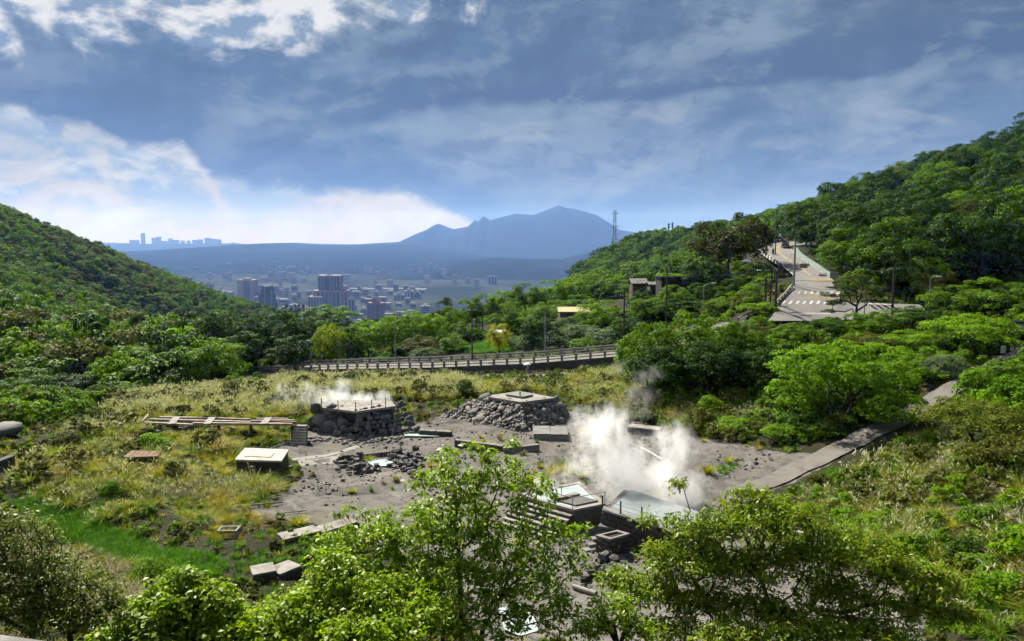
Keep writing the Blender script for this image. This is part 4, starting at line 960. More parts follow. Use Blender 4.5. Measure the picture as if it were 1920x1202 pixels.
for i in range(6):
    z = zt - .02 - .21 * (i + 1); a, b = A + dn * (.10 + .36 * i), Bc + dn * (.10 + .36 * i)
    a = b + (a - b) * .98; q = [a, b, b + dn * .36, a + dn * .36]
    mb = MB(); mb.prism([np.array((p[0], p[1], z)) for p in q], [np.array((p[0], p[1], z - .07)) for p in q]); mb.build('step', M['pale_concrete'], root)
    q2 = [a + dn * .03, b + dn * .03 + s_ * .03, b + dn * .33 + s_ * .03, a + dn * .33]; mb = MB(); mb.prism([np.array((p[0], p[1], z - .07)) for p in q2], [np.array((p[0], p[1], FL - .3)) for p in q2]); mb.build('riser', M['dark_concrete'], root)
pp = [Bc + s_ * t for t in (.1, 1.6, 3.2)] + [Bc + u_ * 1.5 + s_ * 2.6, Cc]
for p in pp: MB().cyl(p + (0, 0, .05), p + (0, 0, .95), .03, n=6).build('post', M['pole_grey'], root)
for a, b in ((0, 1), (1, 2), (0, 4), (3, 2)): MB().bar(pp[a] + (0, 0, .9), pp[b] + (0, 0, .9), .04).build('rail', M['pole_grey'], root)
# ---- dark stone wall with box planter and small steps
zt = -17.75; P0, P1, P2 = Z(1129, 957, zt), Z(1258, 997, zt), Z(1350, 1012, zt)
root = empty('stone_retaining_wall', (P0[0], P0[1], FL)); tag(root, 'dark stone retaining wall with rail posts below the big steam cloud', 'wall')
for a, b, sd in ((P0, P1, 1), (P1, P2, 2)):
    nb_ = np.array([0.1, .5, 0]); mb = MB(); mb.prism([a, b, b + nb_, a + nb_], [p - (0, 0, 2.2) for p in (a, b, b + nb_, a + nb_)]); mb.build('wall_core', M['dark_stone'], root); bricks(root, a, b, FL - .1, zt - .12, sd)
    mb = MB(); mb.prism([p + (0, -.12, .10) for p in (a, b)] + [p + nb_ + (0, .08, .10) for p in (b, a)], [p + (0, -.12, -.02) for p in (a, b)] + [p + nb_ + (0, .08, -.02) for p in (b, a)]); mb.build('coping', M['concrete'], root)
P3 = P0 + np.array([2.2, 4.6, 0]); mb = MB(); mb.prism([P0 + (0, .3, -.25), P1 + (0, .5, -.25), P2 + (0, .5, -.25), P2 + (0, 5.5, -.25), P3 + (0, .3, -.25)], [p + (0, 0, -2.0) for p in (P0 + (0, .3, 0), P1 + (0, .5, 0), P2 + (0, .5, 0), P2 + (0, 5.5, 0), P3 + (0, .3, 0))]); mb.build('terrace', M['dark_stone'], root)
mb = MB(); mb.add([P0 + (.7, 1.0, -.2), P1 + (0, 1.1, -.2), P2 + (0, 1.1, -.2), P2 + (0, 5.2, -.2), P3 + (.5, .1, -.2)], [(0, 1, 2, 3, 4)]); mb.build('water', M['grey_water'], root)
pp = [P0 + (P1 - P0) * t + (0, .2, 0) for t in (.01, .29, .60, .95)]
for p in pp: MB().cyl(p, p + (0, 0, .95), .055, n=6).build('post', M['dark_steel'], root)
for a, b in zip(pp[:-1], pp[1:]):
    for z in (.35, .65): MB().bar(a + (0, 0, z), b + (0, 0, z), .015).build('wire', M['dark_steel'], root)
zt2 = -18.45; q = [Z(1118, 1006, zt2), Z(1144, 1013.5, zt2), Z(1180, 1003, zt2), Z(1158, 996.5, zt2)]
root = empty('stone_box', (q[1][0], q[1][1], FL)); tag(root, 'dark stone box planter with a pale rim in front of the retaining wall', 'planter')
mb = MB(); mb.prism([p - (0, 0, .1) for p in q], [p - (0, 0, 1.3) for p in q]); mb.build('core', M['dark_stone'], root); bricks(root, q[0], q[1], FL - .1, zt2 - .1, 5, .42, .24); bricks(root, q[1], q[2], FL - .1, zt2 - .1, 6, .42, .24)
c = sum(q) / 4; qi = [c + (p - c) * .68 for p in q]
for k in range(4):
    j = (k + 1) % 4; mb = MB(); w4 = [c + (q[k] - c) * 1.05, c + (q[j] - c) * 1.05, qi[j], qi[k]]; mb.prism([p + (0, 0, .1) for p in w4], [p - (0, 0, .05) for p in w4]); mb.build('rim', M['concrete'], root)
mb = MB(); mb.prism([p + (0, 0, -.02) for p in qi], [p - (0, 0, .09) for p in qi]); mb.build('soil', M['bark'], root)
q2 = [p + (q[1] - c) * .0 + np.array([.1, -.1, 0]) for p in (q[0], q[1])]
root = empty('stone_steps', G(1114, 1030)); tag(root, 'three small stone steps leading up beside the stone box', 'steps')
for i in range(3):
    p = G(1109 + i * 4, 1031 - i * 1.5); MB().box((p[0] + .12 * i, p[1] + .35 * i, FL + .17 * (i + .5)), (1.0, .45, .18 + .0), R(20)).build('step', M['concrete'], root, .02)
root = empty('stone_bench', Z(1150, 990, -18.6)); tag(root, 'low dark bench slab against the retaining wall', 'bench'); p = Z(1150, 990, -18.7); MB().box(p + (0, .1, 0), (1.9, .6, .14), R(-20)).build('seat', M['dark_stone'], root, .02); MB().box(p + (0, .15, -.45), (1.6, .45, .76), R(-20)).build('plinth', M['dark_concrete'], root)
# paved yard under the olive tree
YARD = wpoly([(1250, 1120), (1420, 1110), (1600, 1125), (1700, 1145), (1720, 1200), (1190, 1200), (1190, 1150)])
def patch(name, poly, m, label, lift=.05, step=.5):
    P = np.array(poly); x = np.arange(P[:, 0].min(), P[:, 0].max() + step, step); y = np.arange(P[:, 1].min(), P[:, 1].max() + step, step); X, Y = np.meshgrid(x, y, indexing='ij'); Zz = H(X, Y).reshape(X.shape) + lift
    V = np.stack([X.ravel(), Y.ravel(), Zz.ravel()], -1); k = len(y); i = (np.arange(len(x) - 1)[:, None] * k + np.arange(k - 1)[None]).ravel(); c = V[i][:, :2] + step / 2; i = i[inpoly(c[:, 0], c[:, 1], poly)]
    return tag(obj(name, mesh_np(name, V, np.stack([i, i + k, i + k + 1, i + 1], -1), m, smooth=True)), label, kind='structure')
patch('paved_yard', YARD, M['path'], 'pale paved yard seen under the olive foreground tree')
low_wall((1180, 1112), (1250, 1122), .5, .4, 'pale low wall end between the two foreground trees', 'pale_concrete', 'pale_concrete')
low_wall((1700, 1165), (1728, 1140), .4, .35, 'pale kerb wall at the edge of the paved yard', 'pale_concrete', 'white_paint')
# terrace parapet at our feet
root = empty('timber_parapet', D(40, 1190, 3.1)); tag(root, 'weathered grey timber rail in the bottom corner', 'railing')
a, b = D(-30, 1183.5, 3.25), D(170, 1211, 2.75); a, b = a + (a - b) * 1.2, b + (b - a) * 2.0
MB().bar(a - (0, .1, .06), b - (0, .1, .06), .20, .12).build('rail', M['old_grey'] if 'old_grey' in M else M['concrete'], root, .01)
for t in (.15, .62): p = a + (b - a) * t; MB().bar(p - (0, .1, 1.2), p - (0, .1, .13), .12).build('post', M['concrete'], root)
# ------------------------------------------------------------------ woods, grass and ground cover nobody could count
WA = [wood_proto(60 + i, m, 5.0, 4.2, 30, 40, .42) for i, m in enumerate((M['lf_dark'], M['lf_mid'], M['lf_olive'], M['lf_bright'], M['lf_mid']))]
def world_fill(x0, x1, y0, y1, dens, seed, keep):
    p = fill([(x0, y0), (x1, y0), (x1, y1), (x0, y1)], dens, seed); return p[keep(p[:, 0], p[:, 1])]
pxof = lambda p: CX + FPX * p[:, 0] / (p[:, 1] * math.cos(PITCH) - p[:, 2] * math.sin(PITCH))
# left hill
p = world_fill(-360, -25, 118, 580, 1 / 6.5, 3, lambda x, y: (x / y < np.where(y > 300, -.26, -.40)) & (x / y > -.80)); s = .36 + .3 * (vnoise(p[:, :2] / 14, 4) * .5 + .5) + .85 * np.random.default_rng(1).uniform(0, 1, len(p)) ** 3; s *= np.where(p[:, 1] < 230, 1.9, 1.0)
hn = vnoise(p[:, :2] / 22, 8) * .5 + .5 + np.random.default_rng(6).normal(0, .22, len(p)); scatter('hillside_wood', 'dense green scrub and low trees covering the steep hill', p - (0, 0, .5), s, WA, 1, ix=np.clip(hn * 5, 0, 4).astype(int), zs=np.random.default_rng(7).uniform(.7, 1.35, len(p)))
# right, farther hills
WB = [wood_proto(70 + i, m, 7.0, 6.0, 34, 36, .60) for i, m in enumerate((M['lf_dark'], M['lf_mid'], M['lf_dark'], M['lf_mid']))]
p = world_fill(20, 330, 205, 560, 1 / 20.0, 5, lambda x, y: (x / y > .085) & (x / y < .80) & ((y > 262) | (x / y < .33)) & ((y > 225) | (x / y < .28))); s = np.random.default_rng(2).uniform(.8, 1.5, len(p))
scatter('far_hill_wood', 'dark green woods on the hills behind the climbing road', p - (0, 0, .8), s, WB, 2)
# wooded shelf behind the lower road
p = world_fill(-90, 60, 195, 420, 1 / 22.0, 6, lambda x, y: (x / y > -.45) & (x / y < .16)); scatter('valley_wood', 'green woods falling away behind the road towards the city', p - (0, 0, 1.5), np.random.default_rng(3).uniform(.6, 1.05, len(p)), [wood_proto(80 + i, m, 6.0, 5.0, 34, 36, .5) for i, m in enumerate((M['lf_mid'], M['lf_bright'], M['lf_dark']))], 3)
# undergrowth between the individual trees
UG = [wood_proto(90 + i, m, 2.6, 1.9, 18, 40, .26) for i, m in enumerate((M['lf_dark'], M['lf_mid'], M['lf_bright'], M['lf_mid'], M['lf_olive']))]
uz = [wpoly([(0, 690), (180, 690), (330, 715), (300, 735), (180, 770), (60, 800), (0, 790)]), wpoly([(330, 700), (480, 694), (700, 672), (850, 664), (1000, 648), (1180, 640), (1200, 600), (1000, 610), (700, 640), (420, 660)]),
      wpoly([(1180, 690), (1180, 640), (1300, 620), (1440, 605), (1560, 603), (1760, 598), (1900, 590), (1960, 640), (1880, 660), (1780, 710), (1640, 790), (1560, 840), (1480, 830), (1440, 770), (1250, 770)]),
      wpoly([(1590, 540), (1760, 560), (1990, 560), (1990, 400), (1700, 470), (1560, 470)]), wpoly([(1180, 600), (1380, 600), (1430, 560), (1450, 520), (1420, 500), (1300, 520), (1180, 550)]), wpoly([(1830, 715), (1990, 660), (1990, 760), (1850, 790)])]
p = np.concatenate([fill(z, d, 10 + i, (PTH,)) for i, (z, d) in enumerate(zip(uz, (.30, .22, .34, .16, .25, .4)))])
def off_roads(p):
    k = np.ones(len(p), bool)
    for A_, B_2 in ((LOWN, LOWF), (UL, GR)):
        k &= ~inpoly(p[:, 0], p[:, 1], [tuple(q) for q in A_[:, :2]] + [tuple(q) for q in B_2[::-1, :2]])
    k &= ~inpoly(p[:, 0], p[:, 1], [tuple(D(*q)[:2]) for q in ((1440, 603, 108), (1560, 601, 108), (1745, 592, 108), (1725, 571, 120), (1575, 566, 121), (1466, 566, 121))]); return k
p = p[off_roads(p)]; p = p[~inpoly(p[:, 0], p[:, 1], wpoly([(830, 660), (900, 640), (1010, 628), (1060, 632), (1020, 655), (900, 668)]))]; scatter('undergrowth', 'mixed green undergrowth below the trees', p - (0, 0, .3), np.random.default_rng(4).uniform(.6, 1.5, len(p)), UG, 4)
# grass: plumed silver grass, yellow tufts, green ditch, dry slope
SIL = [tuft_obj(100 + i, M['gr_silver'], 150, 1.2, .050, .62, 1.0, pl) for i, pl in enumerate((.08, .03, .16))]
YEL = [tuft_obj(110 + i, M['gr_yellow'], 150, 1.05, .048, .6, 1.0) for i in range(2)]
GRN = [tuft_obj(120 + i, M['gr_green'], 80, .75, .05, .5, .5) for i in range(2)]
DRY = [tuft_obj(130 + i, M['gr_dry'], 130, 1.05, .045, .6, 1.0, .12) for i in range(2)]
TGR = [tuft_obj(140 + i, M['gr_green'], 120, 1.05, .052, .6, .95) for i in range(2)]
SCB = [wood_proto(160, M['lf_mid'], 1.7, 1.3, 18, 44, .17), wood_proto(161, M['lf_olive'], 1.7, 1.3, 18, 44, .17), wood_proto(162, M['lf_bright'], 1.6, 1.2, 18, 44, .17)]
def grass(name, label, zones, protos, seed, lo, hi, gap=-.30, avoid=()):
    P = np.concatenate([fill(wpoly(z), d, seed + i, (PTH,) + tuple(avoid)) for i, (z, d) in enumerate(zones)]); n1 = vnoise(P[:, :2] / 1.7, seed); n2 = vnoise(P[:, :2] / .8, seed + 5)
    r = np.random.default_rng(seed); k = (n1 + .5 * n2 + r.normal(0, .1, len(P)) > gap) & off_roads(P); P, n1, n2 = P[k], n1[k], n2[k]
    s = lo + (hi - lo) * np.clip(.45 + .45 * n1 + .3 * n2, 0, 1) * r.uniform(.75, 1.2, len(P)); pn = vnoise(P[:, :2] / 3.2, seed + 9) * .55 + .5 + r.normal(0, .2, len(P)); scatter(name, label, P - (0, 0, .05), s, [p.copy() for p in protos], seed, .18, ix=np.clip(pn * len(protos), 0, len(protos) - 1).astype(int))
def hole(px, m=.0): return wpoly(px)
AV = [hole([(432, 892), (560, 895), (560, 838), (445, 836)]), hole([(255, 801), (560, 801), (560, 786), (255, 786)]), hole([(885, 697), (1075, 697), (1068, 727), (890, 727)])]
grass('silver_grass', 'olive and silver grass tussocks of the field beside the tank', [([(20, 895), (60, 860), (130, 820), (190, 780), (262, 790), (262, 808), (230, 840), (300, 838), (420, 830), (440, 850), (436, 890), (430, 920), (330, 960), (250, 990), (160, 965), (60, 925)], 1.5),
      ([(480, 905), (540, 912), (500, 940), (440, 950), (400, 985), (330, 1010), (300, 990), (400, 930)], 1.5), ([(1060, 706), (1170, 690), (1190, 720), (1180, 770), (1100, 760), (1055, 745)], 1.4)], [YEL[0], SIL[0], SCB[1], SIL[2], YEL[1], SIL[1], TGR[0], YEL[1], SIL[0], YEL[0], DRY[0]], 21, .45, 1.7, avoid=AV)
PLM = [tuft_obj(170 + i, M['gr_silver'], 140, 1.25, .05, .62, .95, pl) for i, pl in enumerate((.22, .34, .12))]
grass('plumed_grass', 'whitish plumed grass field below the pale road', [([(190, 775), (300, 735), (345, 745), (470, 705), (560, 700), (760, 708), (1000, 716), (1050, 720), (1060, 735), (990, 732), (900, 742), (840, 752), (770, 752), (735, 748), (640, 745), (590, 760), (560, 778), (280, 784)], 1.5)], [YEL[0], PLM[0], SCB[1], PLM[2], PLM[1], YEL[1], PLM[0], SIL[1], YEL[1]], 25, .5, 1.6, -.45, avoid=AV)
grass('bank_grass', 'mixed silver and dry grass on the bank above the path', [([(1510, 920), (1575, 900), (1655, 868), (1745, 822), (1785, 835), (1920, 850), (1990, 860), (1990, 1202), (1760, 1202), (1740, 1130), (1640, 1060), (1560, 985)], 2.0)], [DRY[0], SIL[0], TGR[0], SCB[0], SIL[2], TGR[1], YEL[0], SCB[1], SIL[1], SCB[2], DRY[1]], 31, .5, 1.7)
grass('yellow_grass', 'yellow green tussocks round the spring works', [([(300, 790), (590, 786), (600, 775), (560, 765), (300, 772)], 1.6), ([(290, 845), (300, 812), (420, 806), (540, 806), (548, 826), (500, 838), (440, 838), (330, 850)], 1.5), ([(840, 752), (900, 742), (1000, 722), (960, 716), (780, 722), (760, 745)], 1.5), ([(440, 910), (430, 880), (560, 885), (550, 900)], 1.3), ([(420, 965), (470, 955), (530, 948), (470, 940)], 1.4), ([(1010, 900), (1100, 905), (1090, 880), (1040, 870)], .8)], YEL + SIL[1:2], 41, .5, 1.15, -.3, [AV[1]])
grass('scrub_grass', 'olive brown scrub grass between the steam and the dark trees', [([(1180, 700), (1440, 770), (1450, 800), (1380, 830), (1290, 815), (1240, 795), (1170, 785)], 2.0)], [DRY[0], YEL[0], SCB[1], TGR[0], SIL[0], SCB[0], DRY[1]], 51, .5, 1.45)
grass('ditch_grass', 'short bright green grass filling the ditch', [([(15, 945), (60, 920), (180, 975), (300, 1032), (400, 1044), (435, 1062), (400, 1085), (300, 1088), (150, 1030), (50, 990)], 9.0), ([(430, 1045), (560, 1022), (600, 1010), (660, 1030), (560, 1062), (430, 1075)], 2.5), ([(1320, 885), (1360, 868), (1400, 875), (1350, 895)], 2.0), ([(1440, 880), (1530, 862), (1490, 880), (1420, 895)], 1.5), ([(1640, 1010), (1760, 1000), (1740, 1060), (1660, 1040)], 4.0), ([(1730, 1110), (1860, 1120), (1850, 1170), (1740, 1190)], 4.0), ([(1560, 880), (1500, 905), (1480, 930), (1600, 960), (1640, 940)], 3.0)], GRN, 61, .5, 1.0, -1.2)
grass('slope_grass', 'dry straw grass on the near slope', [([(-40, 1000), (60, 1000), (180, 1040), (300, 1095), (290, 1150), (200, 1185), (60, 1160), (-40, 1120)], 3.0), ([(350, 960), (440, 965), (520, 985), (460, 1010), (380, 1010)], 2.4)], DRY + YEL[:1], 71, .5, 1.05)
grass('field_grass', 'bright green field grass beyond the far balustrade', [([(830, 655), (900, 640), (1010, 632), (1060, 636), (1020, 652), (900, 664)], 4.0), ([(600, 684), (700, 676), (840, 664), (860, 650), (720, 655), (640, 665)], 1.6)], [GRN[0], TGR[0], GRN[1], GRN[0]], 81, .8, 1.5, -1.0)
# low cover over every other patch of soil
gc = world_fill(-75, 75, 16, 135, 1.3, 97, lambda x, y: abs(x) < y * .78 + 4); kk = np.ones(len(gc), bool)
DITCH = wpoly([(20, 945), (60, 925), (180, 982), (300, 1038), (430, 1045), (450, 1060), (430, 1090), (300, 1085), (150, 1020), (60, 985)])
FIELD = wpoly([(830, 655), (900, 640), (1010, 632), (1060, 636), (1020, 652), (900, 664)])
for a in BARE + [PTH, YARD, DITCH, FIELD]: kk &= ~inpoly(gc[:, 0], gc[:, 1], a)
gc = gc[kk]; gc = gc[off_roads(gc)]
scatter('ground_cover', 'low mixed herbs and grass over the soil of the banks', gc - (0, 0, .03), np.random.default_rng(8).uniform(.45, 1.15, len(gc)), [tuft_obj(150, M['gr_green'], 34, .55, .05, .55, .6), tuft_obj(151, M['gr_yellow'], 30, .5, .045, .55, .6), tuft_obj(152, M['gr_silver'], 30, .6, .045, .5, .6)] + [wood_proto(153, M['lf_mid'], 1.0, .6, 8, 22, .16), wood_proto(154, M['lf_olive'], 1.0, .5, 8, 22, .16)], 8)
sw = fill(BARE[0], .5, 95, (PTH, YARD)); sw = sw[vnoise(sw[:, :2] / 4.0, 15) > .35]; scatter('weeds', 'sparse yellowish weeds on the bare valley floor', sw, np.random.default_rng(15).uniform(.25, .75, len(sw)), [YEL[0].copy(), DRY[0].copy(), GRN[0].copy()], 15)
# loose stones on the gravel
gv = fill(BARE[0], 9.0, 90, (PTH, YARD)); r = np.random.default_rng(9); k = vnoise(gv[:, :2] / 3.1, 9) + r.uniform(-.6, .6, len(gv)) > .1; gv = gv[k]
gso = []
for kk in ('grey', 'dark', 'cobble'):
    for me in ST[kk][:3]: gso.append(bpy.data.objects.new('pebble', me))
scatter('gravel', 'loose grey stones strewn over the bare valley floor', gv, .05 + .27 * r.uniform(0, 1, len(gv)) ** 5, gso, 9, .4)

# ------------------------------------------------------------------ single trees and shrubs: (x, top row, width in photo px, distance, kind, tint, label, group)
def tree_at(px, ytop, wpx, Y, key, label, cat='tree', group=None, color=None, name=None):
    X = D(px, 600, Y)[0]; zg = h1(X, Y); top = D(px, ytop, Y)[2]; W = wpx / FPX * Y * 1.06; Ht = max(top - zg, 1.2)
    nm = name or ('shrub' if cat == 'shrub' else 'tree')
    return place_tree(key, nm, label, cat, (X, Y, zg), W, Ht, group, None, color)
GB = 'dark evergreen trees in the belt behind the balustrade'
for i, (x, t, w) in enumerate(((325, 592, 85), (372, 582, 105), (425, 577, 105), (478, 580, 95), (528, 579, 95), (575, 590, 85), (350, 625, 90), (455, 620, 95), (505, 625, 90), (548, 622, 80))):
    tree_at(x, t, w, 152 + (i % 3) * 4 - (12 if i > 5 else 0), ('round1', 'round2', 'big_dark')[i % 3], 'dark evergreen tree in the belt behind the balustrade', group=GB)
GM = 'mixed green trees behind the pale road'
for i, (x, t, w, Y, k) in enumerate(((612, 600, 70, 158, 'mid2'), (650, 612, 75, 155, 'round2'), (690, 596, 85, 156, 'bright2'), (735, 588, 80, 160, 'mid1'), (775, 578, 75, 168, 'bright2'), (812, 584, 60, 165, 'bright2'), (842, 574, 50, 172, 'mid2'), (790, 625, 70, 150, 'olive'), (870, 600, 60, 165, 'mid1'), (850, 625, 60, 152, 'mid2'))):
    tree_at(x, t, w, Y, k, 'mixed green tree behind the pale road, below the city towers', group=GM)
GS = 'trees stepping up the skyline towards the summit'
for i, (x, t, w, Y, k) in enumerate(((835, 556, 42, 182, 'round2'), (872, 560, 50, 182, 'mid2'), (905, 548, 62, 185, 'mid1'), (945, 540, 70, 186, 'bright2'), (985, 527, 70, 190, 'mid1'), (1030, 520, 75, 195, 'bright1'), (1070, 517, 70, 200, 'bright2'), (1110, 514, 70, 205, 'mid2'), (1150, 520, 80, 200, 'mid1'), (1195, 530, 70, 190, 'mid2'), (960, 565, 70, 165, 'mid2'), (1035, 560, 80, 165, 'mid1'), (1085, 548, 70, 170, 'bright1'))):
    tree_at(x, t, w, Y, k, 'green tree on the rising skyline left of the small hut', group=GS)
for a in ((618, 568, 100, 235, 'mid1', 'dome shaped grey green tree in front of the stepped tower block', None, (.8, .95, .8)), (617, 602, 62, 150, 'bright2', 'small yellow green tree showing against the dark belt', None, (1.6, 1.15, .8)), (936, 603, 48, 140, 'lime', 'vivid yellow bush beside the green field', None, (1.2, 1.05, .8)), (1010, 588, 70, 138, 'round1', 'dark bushy tree beside the yellow bush', None, None), (1122, 556, 95, 150, 'bright1', 'arching bright green bamboo like tree behind the golden roof', None, None),
          (400, 628, 112, 121, 'bright2', 'rounded light green tree standing alone at the edge of the pale grass', None, None), (272, 742, 48, 88, 'bush_d', 'dark round shrub at the head of the timber trestle', None, None), (1362, 390, 155, 158, 'olive', 'huge dark brownish tree beside the climbing road', None, (.62, .60, .55)), (1318, 475, 90, 150, 'round1', 'dark tree leaning below the huge brownish tree', None, None),
          (1585, 622, 250, 72, 'big_lit', 'broad light green tree beside the path with dark limbs showing', None, (.9, .95, .9)), (1820, 584, 160, 88, 'wide', 'flat domed vivid green tree above the top of the path', None, (1.1, 1.1, .8)), (1735, 474, 75, 124, 'bright2', 'rounded light green tree in front of the dark clipped mass', None, (1.15, 1.1, .8)), (1758, 492, 75, 121, 'olive', 'brownish olive tree beside the rounded light green one', None, None),
          (1840, 742, 200, 57, 'wideolive', 'flat spreading olive tree over the grassy bank', None, (1.1, 1.2, .9)), (1905, 812, 110, 47, 'bush_o', 'olive shrub on the bank below the spreading tree', None, None), (48, 615, 50, 160, 'lime', 'bright yellow green tree at the foot of the steep hill', None, (.7, .9, .7)), (150, 655, 60, 150, 'lime', 'yellow flowering tree at the foot of the steep hill', None, (.9, .85, .7)), (1425, 565, 75, 119, 'bush_b', 'bright green creeper mound below the row of poles', None, None)):
    x, t, w, Y, k, lab, g, c = a; tree_at(x, t, w, Y, k, lab, 'shrub' if 'shrub' in lab or 'bush ' in lab or 'mound' in lab else 'tree', g, c)
GL = 'light green trees of the wood at the left'
for i, (x, t, w, Y, k) in enumerate(((40, 690, 110, 112, 'mid2'), (120, 695, 105, 115, 'round1'), (200, 672, 110, 120, 'bright1'), (265, 655, 100, 130, 'bright2'), (300, 640, 90, 140, 'mid1'), (60, 735, 100, 100, 'round2'), (150, 735, 110, 102, 'bright1'), (215, 715, 90, 108, 'mid2'), (20, 650, 90, 135, 'mid1'), (100, 650, 90, 140, 'mid2'), (170, 640, 90, 150, 'round1'), (240, 625, 85, 155, 'round2'), (290, 605, 90, 165, 'round1'), (330, 690, 70, 122, 'round1'))):
    tree_at(x, t, w, Y, k, 'green tree in the wood below the steep hill', group=GL)
GC = 'dark and mid green trees between the steam and the crossing'
for i, (x, t, w, Y, k) in enumerate(((1215, 598, 115, 93, 'mid1'), (1280, 586, 120, 96, 'mid2'), (1345, 588, 115, 97, 'mid1'), (1400, 600, 90, 98, 'mid2'), (1245, 640, 140, 88, 'big_dark'), (1330, 632, 150, 87, 'big_dark'), (1410, 640, 120, 88, 'round1'), (1450, 650, 90, 84, 'round2'))):
    tree_at(x, t, w, Y, k, 'tree in the shadowy thicket between the steam and the crossing', group=GC, color=(1, 1, 1) if i < 4 else (.8, .85, .8))
GH = 'shrubs screening the crossing'
for i, (x, t, w, Y, k) in enumerate(((1495, 602, 80, 101, 'mid1'), (1550, 596, 85, 103, 'round2'), (1610, 586, 90, 104, 'mid2'), (1668, 577, 90, 104, 'mid1'), (1725, 568, 100, 104, 'round1'), (1540, 640, 100, 94, 'round1'), (1640, 620, 120, 93, 'olive'), (1720, 615, 120, 92, 'bright2'), (1770, 640, 90, 90, 'round1'))):
    tree_at(x, t, w, Y, k, 'bushy tree screening the lower edge of the crossing', group=GH)
GE = 'trees at the right edge below the hill'
for i, (x, t, w, Y, k) in enumerate(((1790, 530, 120, 116, 'mid1'), (1850, 520, 130, 114, 'mid2'), (1910, 525, 120, 112, 'mid1'), (1950, 560, 100, 105, 'round1'))):
    tree_at(x, t, w, Y, k, 'leafy tree above the vivid domed tree by the right edge', group=GE)
GU = 'bright shrubs at the foot of the light green tree'
for i, (x, t, w, Y, k) in enumerate(((1395, 780, 90, 74, 'bush_b'), (1430, 772, 70, 76, 'bush_b'), (1480, 792, 80, 70, 'bush_b'), (1525, 792, 70, 70, 'bush_m'), (1555, 790, 70, 70, 'bush_d'), (1590, 775, 70, 71, 'bush_d'))):
    tree_at(x, t, w, Y, k, 'low bright shrub at the foot of the broad light green tree', 'shrub', GU)
GP = 'shrubs along the upper side of the path'
for i, (x, t, w, Y, k) in enumerate(((1850, 690, 90, 70, 'bush_b'), (1900, 668, 110, 71, 'bush_m'), (1855, 735, 80, 64, 'bush_b'), (1920, 705, 110, 66, 'bush_b'), (1780, 660, 70, 80, 'grey'))):
    tree_at(x, t, w, Y, k, 'leafy shrub beside the top of the climbing path', 'shrub', GP)
GG = 'pale shrubs between the golden roof and the road'
for i, (x, t, w, Y, k) in enumerate(((1062, 591, 60, 146, 'grey'), (1096, 592, 60, 146, 'bush_m'), (1050, 612, 70, 136, 'grey'), (1090, 606, 90, 137, 'grey'), (1140, 612, 90, 134, 'grey'), (1105, 630, 80, 130, 'bush_m'), (1165, 608, 60, 136, 'grey'), (1150, 635, 60, 128, 'bush_d'), (985, 625, 60, 138, 'grey'), (800, 650, 60, 142, 'grey'))):
    tree_at(x, t, w, Y, k, 'pale leaved shrub below the golden roof', 'shrub', GG)
GT = 'trees round the hut and lamp above the thicket'
for i, (x, t, w, Y, k) in enumerate(((1205, 538, 55, 145, 'round1'), (1262, 531, 65, 143, 'mid1'), (1312, 529, 65, 142, 'round2'), (1235, 555, 90, 140, 'mid1'), (1290, 552, 100, 140, 'round1'), (1340, 530, 70, 145, 'mid2'), (1375, 520, 60, 142, 'round2'), (1400, 510, 60, 146, 'mid1'), (1360, 560, 70, 130, 'mid1'), (1205, 560, 70, 140, 'mid2'), (1180, 590, 70, 128, 'round1'), (1420, 530, 50, 138, 'grey'))):
    tree_at(x, t, w, Y, k, 'tree among the poles between the hut and the crossing', group=GT)
GF = 'small bushes dotted over the grass field'
rb = np.random.default_rng(31); fb = np.concatenate([fill(wpoly(z), d, 300 + i, AV) for i, (z, d) in enumerate((([(200, 772), (470, 706), (760, 710), (1040, 720), (900, 740), (600, 750), (560, 775), (290, 780)], .022), ([(60, 890), (190, 790), (260, 810), (420, 835), (430, 900), (330, 960), (160, 950)], .022), ([(1520, 900), (1650, 830), (1900, 860), (1900, 1150), (1760, 1150), (1600, 1000)], .03), ([(1190, 715), (1430, 775), (1370, 820), (1180, 775)], .04)))])
for q in fb: k = ('bush_m', 'bush_o', 'bush_d', 'bush_b')[rb.choice(4, p=(.3, .35, .2, .15))]; Wd = rb.uniform(1.6, 3.0); place_tree(k, 'shrub', 'small bush standing out of the valley grass', 'shrub', q, Wd, Wd * rb.uniform(.6, .85), GF)
# right hillside, crown by crown
hp = fill(wpoly([(1500, 478), (1560, 520), (1640, 545), (1780, 548), (2010, 540)]) + [(205, 200), (215, 285), (150, 300), (105, 275), (82, 232)], 1 / 62.0, 77); hp = hp[off_roads(hp)]
hp = hp[(pxof(hp) < 1985) & (pxof(hp) > 1490)]; rr = np.random.default_rng(5)
UP_GAP = [tuple(q) for q in (UL + np.array([-3, 0, 0]))[:, :2]] + [tuple(q) for q in (GR + np.array([3.5, 0, 0]))[::-1, :2]]
hp = hp[~inpoly(hp[:, 0], hp[:, 1], UP_GAP)]
HT = {'round1': 'dark round evergreen tree', 'round2': 'dark tall evergreen tree', 'big_dark': 'large dark evergreen tree', 'mid1': 'green round tree', 'mid2': 'green tall tree', 'olive': 'olive brown tree', 'bright2': 'light green tree'}
for i, q in enumerate(hp):
    k = ('round1', 'mid1', 'round2', 'big_dark', 'mid2', 'olive', 'bright2')[rr.choice(7, p=(.26, .12, .24, .18, .10, .06, .04))]; Wd = rr.uniform(9.5, 15); place_tree(k, 'tree', HT[k] + ' in the hillside wood above the climbing road', 'tree', q, Wd, Wd * rr.uniform(.75, 1.05), HT[k] + 's covering the hillside', color=(.8, .82, .8) if rr.uniform() < .6 else (1.05, 1.05, .95))
GD = 'dark trees overhanging the climbing road'
